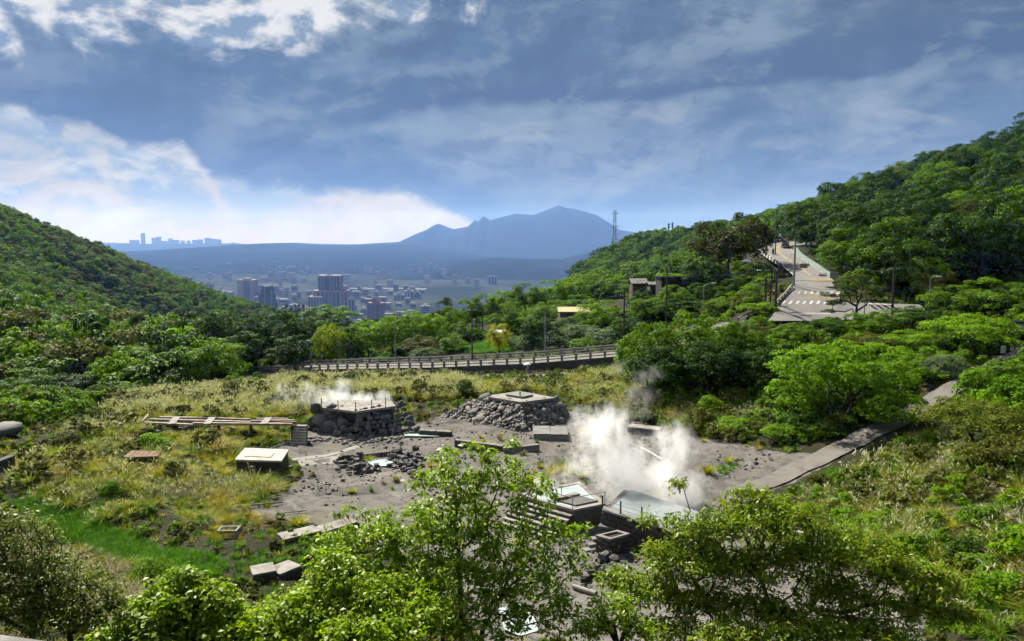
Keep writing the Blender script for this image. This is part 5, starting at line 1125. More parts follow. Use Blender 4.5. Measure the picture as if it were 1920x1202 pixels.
for i, (x, t, w, Y, k) in enumerate(((1505, 380, 75, 190, 'round2'), (1540, 385, 85, 178, 'round1'), (1575, 405, 90, 165, 'big_dark'), (1515, 420, 60, 176, 'round1'), (1550, 445, 70, 160, 'round2'), (1600, 450, 90, 148, 'round2'), (1650, 425, 110, 142, 'big_dark'), (1705, 425, 120, 138, 'big_dark'), (1770, 430, 120, 138, 'round1'), (1660, 480, 80, 133, 'round1'))):
    tree_at(x, t, w, Y, k, 'dark tree overhanging the inner side of the climbing road', group=GD, color=(.6, .66, .6))
print('hill trees', len(hp))
# layered pine at the crossing
PADS = [(-.02, 0, .93, .17, .14, .035), (-.20, .05, .84, .16, .13, .035), (.14, -.05, .80, .17, .13, .035), (.32, .05, .70, .17, .13, .035), (-.34, 0, .70, .16, .13, .035), (.02, .12, .70, .2, .14, .035), (.43, 0, .54, .13, .12, .035), (-.44, .05, .54, .14, .12, .035), (-.24, -.12, .56, .16, .12, .035), (.2, -.14, .58, .16, .12, .035), (-.42, -.08, .38, .14, .12, .035), (-.30, .1, .40, .14, .12, .035), (-.44, 0, .22, .13, .12, .035), (.36, -.1, .42, .12, .1, .03)]
proto_tree('pine', 33, 9.5, 6, M['lf_pine'], M['bark'], PADS, 260, 80, .5, .2, trunk_h=.34, flat=.3, upb=1.2, rtrunk=.3, ratio=.25, wob=.2, shell=.1)
tree_at(1605, 511, 116, 112, 'pine', 'layered cloud pruned pine at the crossing', color=(1.3, 1.3, 1.1)).rotation_euler = (0, 0, .15)
# slim dark conifers before the towers
for i, (x, t) in enumerate(((537, 564), (547, 571), (555, 566), (561, 563), (570, 565))): tree_at(x, t, 9, 240, 'conifer', 'slim dark conifer in the row below the stepped tower block', group='row of slim conifers')
# palm beside the yellow bush, agave by the poles
def palm(pos, h, label, n=16, L_=2.6, seed=1):
    r = np.random.default_rng(seed); root = empty('palm', (pos[0], pos[1], pos[2])); tag(root, label, 'palm')
    V, Fq = tubes([([(0, 0, -.3), (.05, .05, h * .5), (.1, 0, h)], [.16, .13, .11])], 7); obj('trunk', mesh_np('trunk', V, Fq, M['bark'], smooth=True), root)
    for i in range(n):
        a = i * 2.4 + r.uniform(-.2, .2); el = r.uniform(.2, 1.1); t = np.linspace(0, 1, 9); d = np.array([math.cos(a), math.sin(a), 0]); C = np.array([.1, 0, h]) + d * (t * L_ * math.cos(el))[:, None] + np.array([0, 0, 1.]) * ((t * math.sin(el) - .55 * t * t) * L_)[:, None]
        s = np.array([-d[1], d[0], 0]); cc, nn, al = [], [], []
        for k in range(1, 9):
            for sg in (-1, 1): cc.append(C[k] + s * sg * .22); nn.append((0, 0, 1.)); al.append(s * sg + d * .7 - np.array([0, 0, .4]))
        V, Fq = leaf_quads(np.array(cc), unit(np.array(nn)), np.full(len(cc), .75), .22, r, along=np.array(al)); obj('frond', mesh_np('frond', V, Fq, M['lf_mid'], {'tint': r.uniform(0, 1, len(V))}), root)
for x, y, Y, hh, lab, sd in ((985, 600, 141, 5.0, 'feathery palm rising behind the dark bushy tree', 1), (1432, 530, 132, 2.6, 'spiky palm among the poles by the crossing', 2), (1405, 545, 131, 2.0, 'low spiky palm below the white canopy', 3)):
    X = D(x, 600, Y)[0]; palm((X, Y, h1(X, Y)), D(x, y, Y)[2] - h1(X, Y) if hh > 4 else hh, lab, seed=sd)
# single tussocks near the works
tm = [tuft_mesh(200 + i, M['gr_yellow'], 150, 1.3, .05, .8, .7) for i in range(3)]; td = [tuft_mesh(210 + i, M['gr_dry'], 140, 1.2, .045, .8, .7) for i in range(2)]
for (x, y, s, me, lab) in ((528, 866, .8, tm[0], 'yellow tussock at the corner of the concrete tank'), (505, 925, .9, tm[1], 'yellow tussock on the gravel edge below the tank'), (745, 778, 1.0, tm[2], 'yellow tussock at the upper end of the facing stones'), (795, 782, 1.2, td[0], 'straw coloured tussock between the two stone works'), (765, 775, .9, tm[0], 'round green yellow tussock above the facing stones'), (1328, 888, 1.0, tm[1], 'green tussock beside the steam on the path side'), (335, 858, .8, tm[2], 'round yellow tussock near the plank cover'), (1365, 868, .7, tm[0], 'small green tussock on the brown gravel by the path'), (545, 802, .7, tm[1], 'yellow tussock at the top of the concrete steps'), (743, 902, .5, td[1], 'tiny brown tussock below the rock pile'), (560, 985, .9, tm[0], 'yellow tussock above the broad coping wall'), (640, 985, .8, td[0], 'brown tussock beside the overgrown low wall')):
    o = obj('grass_tussock', me, None, G(x, y)); o.scale = (s, s, s * .9); o.rotation_euler = (0, 0, x); tag(o, lab, 'grass tussock')

# ------------------------------------------------------------------ foreground trees
def big_tree(name, label, base, trunk_pts, lobes, ntips, per, leaf, mat, bark, seed, droop=.5, ratio=.5, tip_r=.010, rmax=.2, shell=.35, spread=.22, cat='tree', low=-.8, extra_trunks=()):
    """lobes in world metres (x,y,z,rx,ry,rz); a skeleton reaching every twig end, a rosette of leaves on each"""
    r = np.random.default_rng(seed); vol = np.array([l[3] * l[4] * l[5] for l in lobes]); k = (vol ** .75 / (vol ** .75).sum() * ntips).astype(int)
    T = np.concatenate([ell_pts(int(c), r, l[:3], l[3:], shell, low) for l, c in zip(lobes, k)])
    roots = [trunk_pts] + list(extra_trunks); tops = np.array([t[-1] for t in roots]); own = np.argmin(np.linalg.norm(T[:, None] - tops[None], axis=2), axis=1); paths = []
    for i, t in enumerate(roots):
        if (own == i).sum(): paths += skeleton(t, T[own == i], r, tip_r, .44, rmax, .10, .15)
    b = np.array(base); root = empty(name, base); tag(root, label, cat)
    V, Fq = tubes(paths, 5); obj('trunk', mesh_np('trunk', V - b, Fq, bark, smooth=True), root)
    n = len(T) * per; C0 = np.repeat(T, per, 0); d = unit(r.normal(size=(n, 3)) * np.array([1, 1, .55])); C = C0 + d * spread * r.uniform(.3, 1.1, (n, 1)) - np.array([0, 0, 1.]) * (droop * spread * .6) * r.uniform(0, 1, (n, 1))
    N = unit(d * .5 + np.array([0, 0, .9]) + r.normal(size=(n, 3)) * .45); al = d - np.array([0, 0, droop]); S = leaf * r.uniform(.45, 1.35, n); V, Fq = leaf_quads(C, N, S, ratio, r, along=al)
    ti = np.clip(np.repeat(r.uniform(0, 1, len(T)), per) * .68 + r.uniform(0, .34, n), 0, 1); obj('crown', mesh_np('crown', V - b, Fq, mat, {'tint': np.repeat(ti, 4)}), root); return root
gz = lambda x, y: h1(x, y)
# centre: light green tree with slender stems
def W(px, py, Y): return D(px, py, Y)
b = np.array((-1.6, 22.0, gz(-1.6, 22.0)))
lob = lambda px, py, Y, rx, ry, rz: (*W(px, py, Y), rx, ry, rz)
stem = lambda *pts: [np.array(p) for p in pts]
big_tree('light_green_tree', 'light green open crowned tree in the middle of the near slope', b, stem(b - (0, 0, .4), W(865, 1180, 22), W(862, 1080, 22), W(872, 1000, 22)),
         [lob(860, 985, 22, 1.6, 1.5, 1.2), lob(770, 990, 22.5, 1.6, 1.4, .9), lob(835, 905, 22, 1.3, 1.1, .7), lob(935, 885, 22.5, 1.0, .9, .6), lob(1000, 930, 22, .9, .8, .7), lob(870, 850, 22.5, 1.1, .7, .28), lob(950, 828, 22.5, .35, .3, .25), lob(960, 1040, 21.5, 1.3, 1.2, 1.0), lob(1050, 1000, 22, .9, .8, .6), lob(690, 1020, 22, 1.4, 1.3, .7), lob(620, 1010, 22, .9, .8, .4), lob(860, 1090, 21, 1.8, 1.3, 1.0), lob(1010, 1110, 21, 1.2, 1.0, .8), lob(1075, 1060, 21.5, .6, .5, .5), lob(900, 1160, 20.5, 1.6, 1.0, .8), lob(770, 1080, 21.5, 1.6, 1.2, .9), lob(1050, 1160, 20.5, .9, .8, .5), lob(660, 960, 22.3, .5, .4, .2)],
         1050, 15, .18, M['lf_fore'], M['bark'], 11, rmax=.085, tip_r=.006, spread=.24, extra_trunks=[stem(b + (.3, .2, -.4), W(905, 1180, 21.5), W(940, 1120, 21.5), W(962, 1050, 21.6)), stem(b + (-.6, .3, -.4), W(830, 1170, 22), W(790, 1090, 22), W(745, 1030, 22.2))])
b = np.array((-4.6, 20.0, gz(-4.6, 20.0)))
big_tree('lime_tree', 'yellow green leafy tree filling the bottom edge left of centre', b, stem(b - (0, 0, .4), W(650, 1200, 20), W(640, 1130, 20)),
         [lob(640, 1130, 20, 1.6, 1.2, .9), lob(560, 1150, 19.5, 1.2, 1.0, .7), lob(720, 1130, 20, 1.2, 1.0, .9), lob(500, 1170, 19, 1.0, .9, .5), lob(620, 1060, 20.5, .8, .7, .5), lob(780, 1160, 19.5, 1.2, .9, .7), lob(680, 1190, 18.5, 1.6, .8, .5)],
         1150, 14, .165, M['lf_fore'], M['bark'], 12, rmax=.08, tip_r=.006, spread=.25)
b = np.array((-9.2, 19.0, gz(-9.2, 19.0)))
big_tree('broadleaf_bush', 'dense bright green broadleaf bush at the bottom left of centre', b, stem(b - (0, 0, .4), W(320, 1230, 19), W(325, 1170, 19)),
         [lob(330, 1130, 19, 1.0, .9, .7), lob(280, 1160, 18.8, 1.0, .9, .6), lob(390, 1140, 19, .9, .8, .7), lob(345, 1085, 19.3, .5, .5, .4), lob(300, 1190, 18.3, 1.2, .9, .5), lob(430, 1180, 18.6, .9, .8, .5), lob(220, 1190, 18.5, .6, .6, .4)],
         1000, 14, .16, M['lf_fore'], M['bark'], 13, rmax=.07, tip_r=.006, spread=.22, ratio=.62)
bpy.data.objects['broadleaf_bush'].children[1].color = (.7, .95, .8, 1)
# right: wide olive tree with dark forking limbs
b = np.array((8.6, 23.0, gz(8.6, 23.0)))
big_tree('olive_tree', 'wide olive green tree with dark forking limbs at the bottom right', b, stem(b - (0, 0, .4), W(1440, 1205, 23), W(1445, 1140, 23), W(1425, 1080, 23)),
         [lob(1400, 975, 23, 1.5, 1.3, .6), lob(1310, 990, 23, 1.3, 1.1, .45), lob(1480, 960, 23.5, 1.4, 1.1, .45), lob(1410, 925, 23.5, .8, .6, .25), lob(1270, 1050, 22.5, 1.5, 1.2, .5), lob(1380, 1060, 22.5, 1.6, 1.2, .6), lob(1500, 1040, 23, 1.6, 1.3, .55), lob(1600, 1020, 23, 1.6, 1.3, .5), lob(1690, 1070, 23, 1.3, 1.0, .5), lob(1230, 1110, 22, 1.2, 1.0, .4), lob(1570, 1110, 22.5, 1.6, 1.2, .5), lob(1700, 1140, 22.3, 1.2, .9, .4), lob(1215, 975, 23, .5, .4, .2), lob(1270, 905, 23.3, .35, .3, .2), lob(1330, 1130, 22, 1.5, 1.0, .45), lob(1450, 1150, 21.5, 1.6, .9, .5), lob(1600, 1175, 21.5, 1.4, .8, .4), lob(1250, 1180, 21, 1.2, .8, .35), lob(1380, 1195, 20.3, 1.6, .8, .45), lob(1520, 1190, 20.5, 1.6, .8, .45), lob(1660, 1200, 20.8, 1.4, .8, .4), lob(1165, 1085, 22.5, .8, .7, .3), lob(1760, 1085, 22.8, 1.0, .8, .35), lob(1790, 1150, 22.3, .8, .7, .3)],
         3300, 13, .175, M['lf_fore2'], M['bark'], 14, rmax=.075, tip_r=.006, spread=.26, ratio=.36, shell=.1, extra_trunks=[stem(b + (.4, .2, -.4), W(1480, 1200, 23), W(1520, 1140, 23), W(1560, 1080, 23.2)), stem(b + (-.5, 0, -.4), W(1390, 1210, 22.5), W(1340, 1150, 22.5), W(1300, 1090, 22.6))])
b = np.array((3.3, 20.0, gz(3.3, 20.0)))
big_tree('yellow_sapling', 'small yellow leaved sapling between the two big foreground trees', b, stem(b - (0, 0, .4), W(1160, 1215, 20), W(1150, 1170, 20)), [lob(1150, 1140, 20, .7, .6, .5), lob(1110, 1170, 20, .6, .5, .4), lob(1200, 1180, 20, .6, .5, .3)], 150, 13, .14, M['lf_fore'], M['bark'], 15, rmax=.06, spread=.22)
b = np.array((-11.6, 17.0, gz(-11.6, 17.0)))
big_tree('glossy_shrub', 'dark shrub with tiny glossy leaves in the bottom left corner', b, stem(b - (0, 0, .4), W(60, 1190, 17), W(60, 1120, 17)),
         [lob(40, 1040, 17.3, 1.0, .9, 1.1), lob(100, 1090, 17, 1.0, .9, .8), lob(160, 1120, 16.8, .9, .8, .6), lob(30, 1120, 16.5, 1.0, .8, .7), lob(-20, 1000, 17.5, .8, .7, .7), lob(200, 1150, 16.5, .6, .6, .4), lob(110, 1160, 16.2, 1.0, .6, .4)],
         1300, 14, .09, M['lf_shrub'], M['bark'], 16, rmax=.07, tip_r=.006, spread=.20, droop=.1, cat='shrub', extra_trunks=[stem(b + (.9, .2, -.5), W(130, 1190, 16.8), W(140, 1150, 16.8))])
b = np.array((-13.2, 27.0, gz(-13.2, 27.0))); p = W(282, 1065, 27)
big_tree('fern_sapling', 'slender feathery green sapling at the end of the green ditch', (p[0], p[1], gz(p[0], p[1])), stem((p[0], p[1], gz(p[0], p[1]) - .2), (p[0], p[1], p[2] - .1), p), [(*p, .9, .8, .35)], 60, 20, .16, M['lf_mid'], M['bark'], 17, rmax=.05, spread=.3, ratio=.25)
# ------------------------------------------------------------------ poles, lamps, cables
def ground_pt(px, Y): X = D(px, 600, Y)[0]; return np.array((X, Y, h1(X, Y)))
POLE = {}
def pole(key, px, Y, ytop, label, m='pole_wood', r0=.16, arms=(), lamp=None, box=None, name='utility_pole', cat='pole'):
    g = ground_pt(px, Y); top = D(px, ytop, Y); root = empty(name, g); tag(root, label, cat); T = np.array((g[0], g[1], top[2])); POLE[key] = T
    MB().cyl(g - (0, 0, .5), T, r0, r0 * .7).build('shaft', M[m], root, smooth=False)
    for (dz, L_, sd) in arms:
        a = T - (0, 0, dz); ca = MB().bar(a - (L_ * (1 if sd == 0 else 0), 0, 0), a + (L_ if sd >= 0 else -L_, 0, 0), .11, .13).build('crossarm', M[m], root)
        for k in (-.9, -.45, .45, .9):
            if sd == 0 or k > 0: q = a + ((k * L_ if sd >= 0 else -k * L_), 0, .12); MB().cyl(q, q + (0, 0, .2), .06, n=6).build('insulator', M['white_paint'], ca)
    if box: q = T - (0, 0, box); MB().cyl(q + (.32, -.05, -.35), q + (.32, -.05, .35), .24, n=10).build('transformer', M['pole_grey'], root)
    if lamp:
        sx, rise = lamp; P = np.array([T, T + (sx * .25, 0, rise * .6), T + (sx * .7, 0, rise), T + (sx, 0, rise * 1.02)]); V, Fq = tubes([(interp_path(P, .15), np.full(len(interp_path(P, .15)), .05))], 6)
        o = obj('arm', mesh_np('arm', V - g, Fq, M[m]), root); MB().box(P[-1] + (sx * .18, 0, -.02), (.75, .3, .16)).build('lamp_head', M['white_paint'], root, .03)
    return root
pole('p1', 885, 126.5, 577, 'dark wooden utility pole with a short arm behind the far balustrade', arms=((3.1, 2.3, 1), (.6, .8, 0)), box=2.4)
pole('p2', 1022, 125.5, 585, 'thin grey pole behind the far balustrade', 'pole_grey', .09)
pole('p3', 1170, 124, 545, 'slim dark pole at the right end of the visible balustrade', arms=((1.0, .7, 0),), box=2.2)
pole('p4', 1249, 128, 502, 'dark pole in front of the long planted roof', arms=((1.2, .8, 0),))
pole('p5', 1318, 132, 537, 'grey street lamp with a curved arm beside the thicket', 'pole_grey', .11, lamp=(1.5, .6), name='street_lamp', cat='street lamp')
pole('p6', 740, 134, 601, 'tall grey street lamp on the pale road', 'pole_grey', .10, lamp=(1.5, .8), name='street_lamp', cat='street lamp')
pole('p7', 563, 147, 645, 'short grey street lamp at the dark belt of trees', 'pole_grey', .10, lamp=(1.3, .7), name='street_lamp', cat='street lamp')
pole('p8', 1434, 121, 510, 'slender dark pole, leftmost of the three by the crossing', r0=.14, arms=((2.0, .8, 0),), lamp=(-1.0, .3))
pole('p9', 1443, 120, 500, 'middle pole of the three by the crossing', r0=.15, arms=((.8, 1.0, 0), (1.8, .9, 0)))
pole('p10', 1453, 117, 515, 'thick dark pole, rightmost of the three by the crossing', r0=.24, arms=((1.0, 1.0, 0),), box=2.6)
pole('p11', 1449, 172, 425, 'slim pole with a white lamp beside the climbing road', r0=.16, lamp=(.8, .2))
pole('p12', 1485.5, 129, 452, 'thick grey pole with a sign arm at the bend', 'pole_grey', .22)
pole('p13', 1672, 113, 500, 'grey topped pole beside the layered pine', 'pole_wood', .22, arms=((.5, .8, 0),))
pole('p14', 1740, 116, 522, 'thin lamp post with a short arm before the brownish tree', 'pole_grey', .07, lamp=(1.1, .3), name='street_lamp', cat='street lamp')
pole('p15', 1620, 110.5, 545, 'thin teal post under the layered pine', 'road_green', .08)
root = bpy.data.objects['utility_pole.009'] if 'utility_pole.009' in bpy.data.objects else None
T = POLE['p12']; sb = empty('road_sign', T + (1.35, -.3, -4.4)); tag(sb, 'dark road sign board held out from the thick grey pole', 'road sign')
MB().bar(T + (.1, -.3, -4.2), T + (2.2, -.3, -4.2), .10).build('arm', M['pole_grey'], sb); sbd = MB().box(T + (1.5, -.34, -4.3), (1.3, .08, .75)).build('board', M['dark_steel'], sb)
for k in (-.4, 0, .4): MB().box(T + (1.5 + k, -.40, -4.3), (.28, .03, .6)).build('panel', M['pole_grey'], sbd)
def cable(a, b, sag, label, r_=.022):
    t = np.linspace(0, 1, 18)[:, None]; P = a + (b - a) * t - np.array([0, 0, 1.]) * (4 * sag * t * (1 - t)); V, Fq = tubes([(P, np.full(18, r_))], 4); tag(obj('overhead_cable', mesh_np('overhead_cable', V, Fq, M['dark_steel'])), label, 'cable')
for a, b, s, lab in (('p10', 'p13', 1.0, 'upper cable sagging across the crossing to the pole by the pine'), ('p12', 'p13', 1.6, 'cable from the thick grey pole to the pole by the pine'), ('p4', 'p3', .8, 'cable between the planted roof pole and the slim dark pole'), ('p4', 'p9', .9, 'cable from the planted roof pole to the crossing poles'), ('p1', 'p3', 1.1, 'cable above the pale road between the two dark poles'), ('p10', 'p12', .6, 'cable between the thick crossing poles'), ('p12', 'p11', .8, 'cable along the climbing road')): cable(POLE[a] - (0, 0, .5), POLE[b] - (0, 0, .5), s, lab)
cable(D(1487, 532, 127), D(1600, 541, 117), .5, 'low cable crossing above the zebra stripes', .03); cable(D(1487, 538, 126), D(1600, 545, 116), .5, 'lower of the two cables slung above the zebra stripes', .03)
# walkway railing
root = empty('walkway_railing', G(950, 708)); tag(root, 'thin rusty railing along the walkway below the road', 'railing'); pp = [G(x, 707.5) for x in (900, 935, 955, 970, 990, 1009, 1030, 1055)]
for p in pp: MB().cyl(p, p + (0, 0, 1.1), .035, n=6).build('post', M['rust_wood'], root)
for a, b in zip(pp[:-1], pp[1:]):
    for z in (.55, 1.05): MB().bar(a + (0, 0, z), b + (0, 0, z), .05).build('rail', M['rust_wood'], root)
# ------------------------------------------------------------------ people
def skin_body(name, joints, edges, m, parent, loc):
    me = bpy.data.meshes.new(name); me.from_pydata([j[:3] for j in joints], edges, []); o = obj(name, me, parent, loc); me.materials.append(m)
    sk = o.modifiers.new('skin', 'SKIN'); me.skin_vertices[0].data[0].use_root = True
    for v, j in zip(me.skin_vertices[0].data, joints): v.radius = (j[3], j[3])
    s = o.modifiers.new('sub', 'SUBSURF'); s.levels = s.render_levels = 2; return o
def flat(name, c, rough=.8):
    c = tuple(v * ALB for v in c)
    m, nt, b, out = new_mat(name); n1 = noise(nt, geo_pos(nt), 9, 3); col = mixc(nt, n1.step(.35, .7, 0, .35), c, tuple(v * .7 for v in c)); nt.links.new(col.k, b.inputs['Base Color']); b.inputs['Roughness'].default_value = rough; return m
M['skin'] = flat('skin', (.45, .28, .20)); M['shirt'] = flat('pale_shirt', (.42, .50, .62)); M['trousers'] = flat('blue_trousers', (.20, .27, .40)); M['hair'] = flat('dark_hair', (.02, .016, .014)); M['umbrella'] = flat('white_cloth', (.82, .82, .82)); M['black'] = flat('black_cloth', (.025, .025, .03))
def person(pos, rz, label, sit=False, shirt='shirt', legs='trousers', helmet=None, held=True):
    root = empty('person', pos, rz); tag(root, label, 'person'); k = .9 if not sit else .82
    if not sit: J = [(0, 0, .93, .13), (0, 0, 1.15, .125), (0, 0, 1.38, .14), (0, 0, 1.48, .06), (0, .02, 1.60, .105), (.19, 0, 1.40, .06), (.26, .02, 1.14, .045), (.24, .20, 1.02, .035), (.22, .27, 1.0, .03), (-.19, 0, 1.40, .06), (-.24, .10, 1.16, .045), (-.20, .28, 1.26, .035), (-.18, .34, 1.32, .03), (.10, 0, .88, .095), (.11, .22, .50, .065), (.11, .30, .10, .045), (.11, .42, .05, .04), (-.10, 0, .88, .095), (-.11, -.06, .48, .065), (-.11, -.30, .12, .045), (-.11, -.20, .05, .04)]
    else: J = [(0, -.1, .78, .14), (0, -.02, 1.0, .13), (0, .03, 1.22, .14), (0, .05, 1.32, .06), (0, .06, 1.45, .12), (.2, .05, 1.22, .06), (.27, .2, 1.02, .045), (.26, .42, 1.0, .035), (.25, .5, 1.0, .03), (-.2, .05, 1.22, .06), (-.27, .2, 1.02, .045), (-.26, .42, 1.0, .035), (-.25, .5, 1.0, .03), (.12, .0, .76, .09), (.16, .38, .72, .07), (.16, .34, .34, .05), (.16, .46, .30, .04), (-.12, .0, .76, .09), (-.16, .38, .72, .07), (-.16, .34, .34, .05), (-.16, .46, .30, .04)]
    E_ = [(0, 1), (1, 2), (2, 3), (3, 4), (2, 5), (5, 6), (6, 7), (7, 8), (2, 9), (9, 10), (10, 11), (11, 12), (0, 13), (13, 14), (14, 15), (15, 16), (0, 17), (17, 18), (18, 19), (19, 20)]
    skin_body('body', J, E_, M['skin'], root, (0, 0, 0))
    sh = [(j[0], j[1], j[2], j[3] + .018) for j in (J[1], J[2], J[5], J[6], J[9], J[10], J[0])]; skin_body('shirt', sh, [(0, 1), (1, 2), (2, 3), (1, 4), (4, 5), (0, 6)], M[shirt], root, (0, 0, 0))
    tr_ = [(j[0], j[1], j[2], j[3] + .02) for j in (J[0], J[13], J[14], J[15], J[17], J[18], J[19])]; skin_body('trousers', tr_, [(0, 1), (1, 2), (2, 3), (0, 4), (4, 5), (5, 6)], M[legs], root, (0, 0, 0))
    h = Vector(J[4][:3]) + Vector((0, -.02, .06)); bm = bmesh.new(); bmesh.ops.create_icosphere(bm, subdivisions=2, radius=.125 if not helmet else .16)
    for v in bm.verts:
        if v.co.z < -.03: v.co.z = -.03
        v.co = v.co + h
    me = bpy.data.meshes.new('hair'); bm.to_mesh(me); bm.free(); me.materials.append(M['hair'] if not helmet else M[helmet]); obj('hair' if not helmet else 'helmet', me, root)
    for s in (-1, 1): MB().box((J[16][0] * s, (J[16] if s > 0 else J[20])[1] - .04, .05 if not sit else .28), (.10, .27, .10)).build_local('shoe', M['black'], root)
    return root
def _bl(self, name, m, parent): return obj(name, self.mesh(name, m), parent)
MB.build_local = _bl
pg = G(989, 704.5); person(pg + (0, 0, .05), R(-80), 'person in pale blue clothes walking under a white umbrella')
ub = empty('umbrella', pg + (-.05, 0, 1.15)); tag(ub, 'white umbrella held by the person on the walkway', 'umbrella')
MB().cyl((0, 0, 0), (0, 0, .95), .012, n=6).build_local('shaft', M['dark_steel'], ub)
ring = [[(math.cos(t) * r_, math.sin(t) * r_, z) for t in [2 * math.pi * i / 12 for i in range(12)]] for r_, z in ((.62, .62), (.45, .76), (.22, .86), (.02, .90))]; mb = MB()
for a, b in zip(ring[:-1], ring[1:]): mb.add(a + b, [(i, (i + 1) % 12, 12 + (i + 1) % 12, 12 + i) for i in range(12)])
mb.build_local('canopy', M['umbrella'], ub)
# ------------------------------------------------------------------ vehicles
M['car_dark'] = flat('car_paint', (.02, .021, .025), .3); M['glass'] = flat('car_glass', (.03, .035, .04), .08); M['tyre'] = flat('tyre', (.015, .015, .015)); M['rim'] = flat('rim', (.35, .35, .36), .35); M['lampglass'] = flat('lamp_glass', (.7, .7, .68), .15); M['red'] = flat('tail_red', (.4, .02, .02), .3); M['silver'] = flat('silver_paint', (.5, .5, .52), .35)
def car(pos, rz, label, paint='car_dark'):
    root = empty('car', pos, rz); tag(root, label, 'car'); Wd = .90
    side = [(-2.2, .35), (-2.25, .75), (-2.15, 1.0), (-1.2, 1.08), (1.9, 1.12), (2.15, 1.05), (2.2, .7), (2.15, .35)]; mb = MB(); mb.prism([(x, -Wd, z) for x, z in side], [(x, Wd, z) for x, z in side]); o = mb.build_local('body', M[paint], root); b = o.modifiers.new('bevel', 'BEVEL'); b.width = .1; b.segments = 3
    cab = [(-1.15, 1.06), (-.35, 1.62), (1.5, 1.66), (2.0, 1.1)]; mb = MB(); mb.prism([(x, -Wd * .9 if z < 1.3 else -Wd * .74, z) for x, z in cab], [(x, Wd * .9 if z < 1.3 else Wd * .74, z) for x, z in cab]); mb.build_local('window', M['glass'], root)
    mb = MB(); mb.box((.55, 0, 1.67), (1.9, 1.36, .07)); o = mb.build_local('roof', M[paint], root)
    for x in (-1.4, 1.4):
        for s in (-1, 1):
            w = obj('wheel', MB().cyl((x, s * (Wd - .2), .34), (x, s * (Wd + .02), .34), .34, n=16).mesh('wheel', M['tyre']), root); obj('rim', MB().cyl((x, s * (Wd + .0), .34), (x, s * (Wd + .03), .34), .2, n=10).mesh('rim', M['rim']), w)
    for s in (-1, 1): MB().box((-2.22, s * .62, .82), (.12, .38, .16)).build_local('headlight', M['lampglass'], root); MB().box((2.18, s * .68, .9), (.08, .22, .3)).build_local('tail_light', M['red'], root)
    MB().box((-2.27, 0, .5), (.04, .45, .13)).build_local('number_plate', M['white_paint'], root); MB().box((-2.25, 0, .72), (.05, .8, .14)).build_local('grille', M['tyre'], root)
i0 = int(np.argmin(abs((UL[:, 1] + UR[:, 1]) / 2 - 187))); cpos = UL[i0] * .24 + UR[i0] * .76; dd = UL[i0 - 3] - UL[i0]
car(cpos, math.atan2(dd[1], dd[0]) + math.pi, 'dark car driving down the climbing road')
g = ground_pt(1908, 93); car(D(1912, 628, 93) * 1.0 * np.array((1, 1, 0)) + (0, 0, max(g[2], D(1912, 628, 93)[2])), R(75), 'dark parked car at the right edge above the path')
i1 = int(np.argmin(abs((UL[:, 1] + UR[:, 1]) / 2 - 172))); spos = UL[i1] * .74 + UR[i1] * .26; dd = UL[i1 + 3] - UL[i1]; rz = math.atan2(dd[1], dd[0]) - math.pi / 2
sc_ = empty('scooter', spos, rz); tag(sc_, 'dark scooter riding up the climbing road', 'scooter')
for y in (-.6, .62): w = obj('wheel', MB().cyl((-.06, y, .25), (.06, y, .25), .25, n=14).mesh('wheel', M['tyre']), sc_)
mb = MB(); mb.prism([(-.14, -.75, .75), (.14, -.75, .75), (.14, 0, .72), (-.14, 0, .72)], [(-.14, -.7, .35), (.14, -.7, .35), (.14, .3, .25), (-.14, .3, .25)]); mb.build_local('body', M['car_dark'], sc_); MB().bar((0, .5, .3), (0, .4, 1.0), .22, .1).build_local('front_shield', M['car_dark'], sc_); MB().bar((-.33, .38, 1.02), (.33, .38, 1.02), .04).build_local('handlebar', M['dark_steel'], sc_); MB().box((0, -.82, .68), (.16, .04, .09)).build_local('tail_light', M['red'], sc_)
person(Vector(spos) + Vector((0, 0, .0)), rz, 'person in dark clothes riding the scooter up the road', True, 'black', 'black', 'black')
# ------------------------------------------------------------------ signs and barriers
def sign(px, py, Y, w, h, label, m='white_paint', leg=1.2, ground=True, bars=0):
    c = D(px, py, Y); gz_ = h1(c[0], c[1]); root = empty('notice_board', (c[0], c[1], gz_)); tag(root, label, 'sign')
    bd = MB().box(c, (w, .07, h)).build('board', M[m], root)
    for s in (-.4, .4): MB().bar((c[0] + s * w, c[1] + .06, gz_ - .1), (c[0] + s * w, c[1] + .06, c[2] + h / 2), .07).build('post', M['dark_steel'], root)
    for k in range(bars): MB().box((c[0] - w / 2 + w * (k + .5) / bars, c[1] - .05, c[2]), (w / bars * .72, .02, h * .72)).build('panel', M['white_paint'], bd)
sign(1881, 655, 86, .55, .9, 'narrow white notice board at the top of the path'); sign(1907, 654, 87, 1.9, .6, 'dark notice board with three pale panels at the top of the path', 'dark_steel', bars=3)
sign(1583, 503, 142, .45, .9, 'small white sign beside the green painted walkway'); sign(1564, 517, 136, 1.6, 1.1, 'grey sign panel seen from behind at the crossing', 'pole_grey'); sign(1463, 441, 205, .6, .9, 'small white sign on the far bend')
for px, py, Y, lab in ((1511, 498, 150, 'row of black rubber posts in the climbing lane'), (1543, 517, 136.5, 'row of black rubber posts nearer the crossing')):
    c = on_up(px, py); root = empty('lane_barrier', c); tag(root, lab, 'barrier'); MB().box(c + (0, 0, .08), (1.5, .35, .16)).build('base', M['black'], root)
    for k in range(4): q = c + (-.55 + .37 * k, 0, .12); MB().cyl(q, q + (0, 0, .42), .10, .05, 8).build('post', M['black'], root)
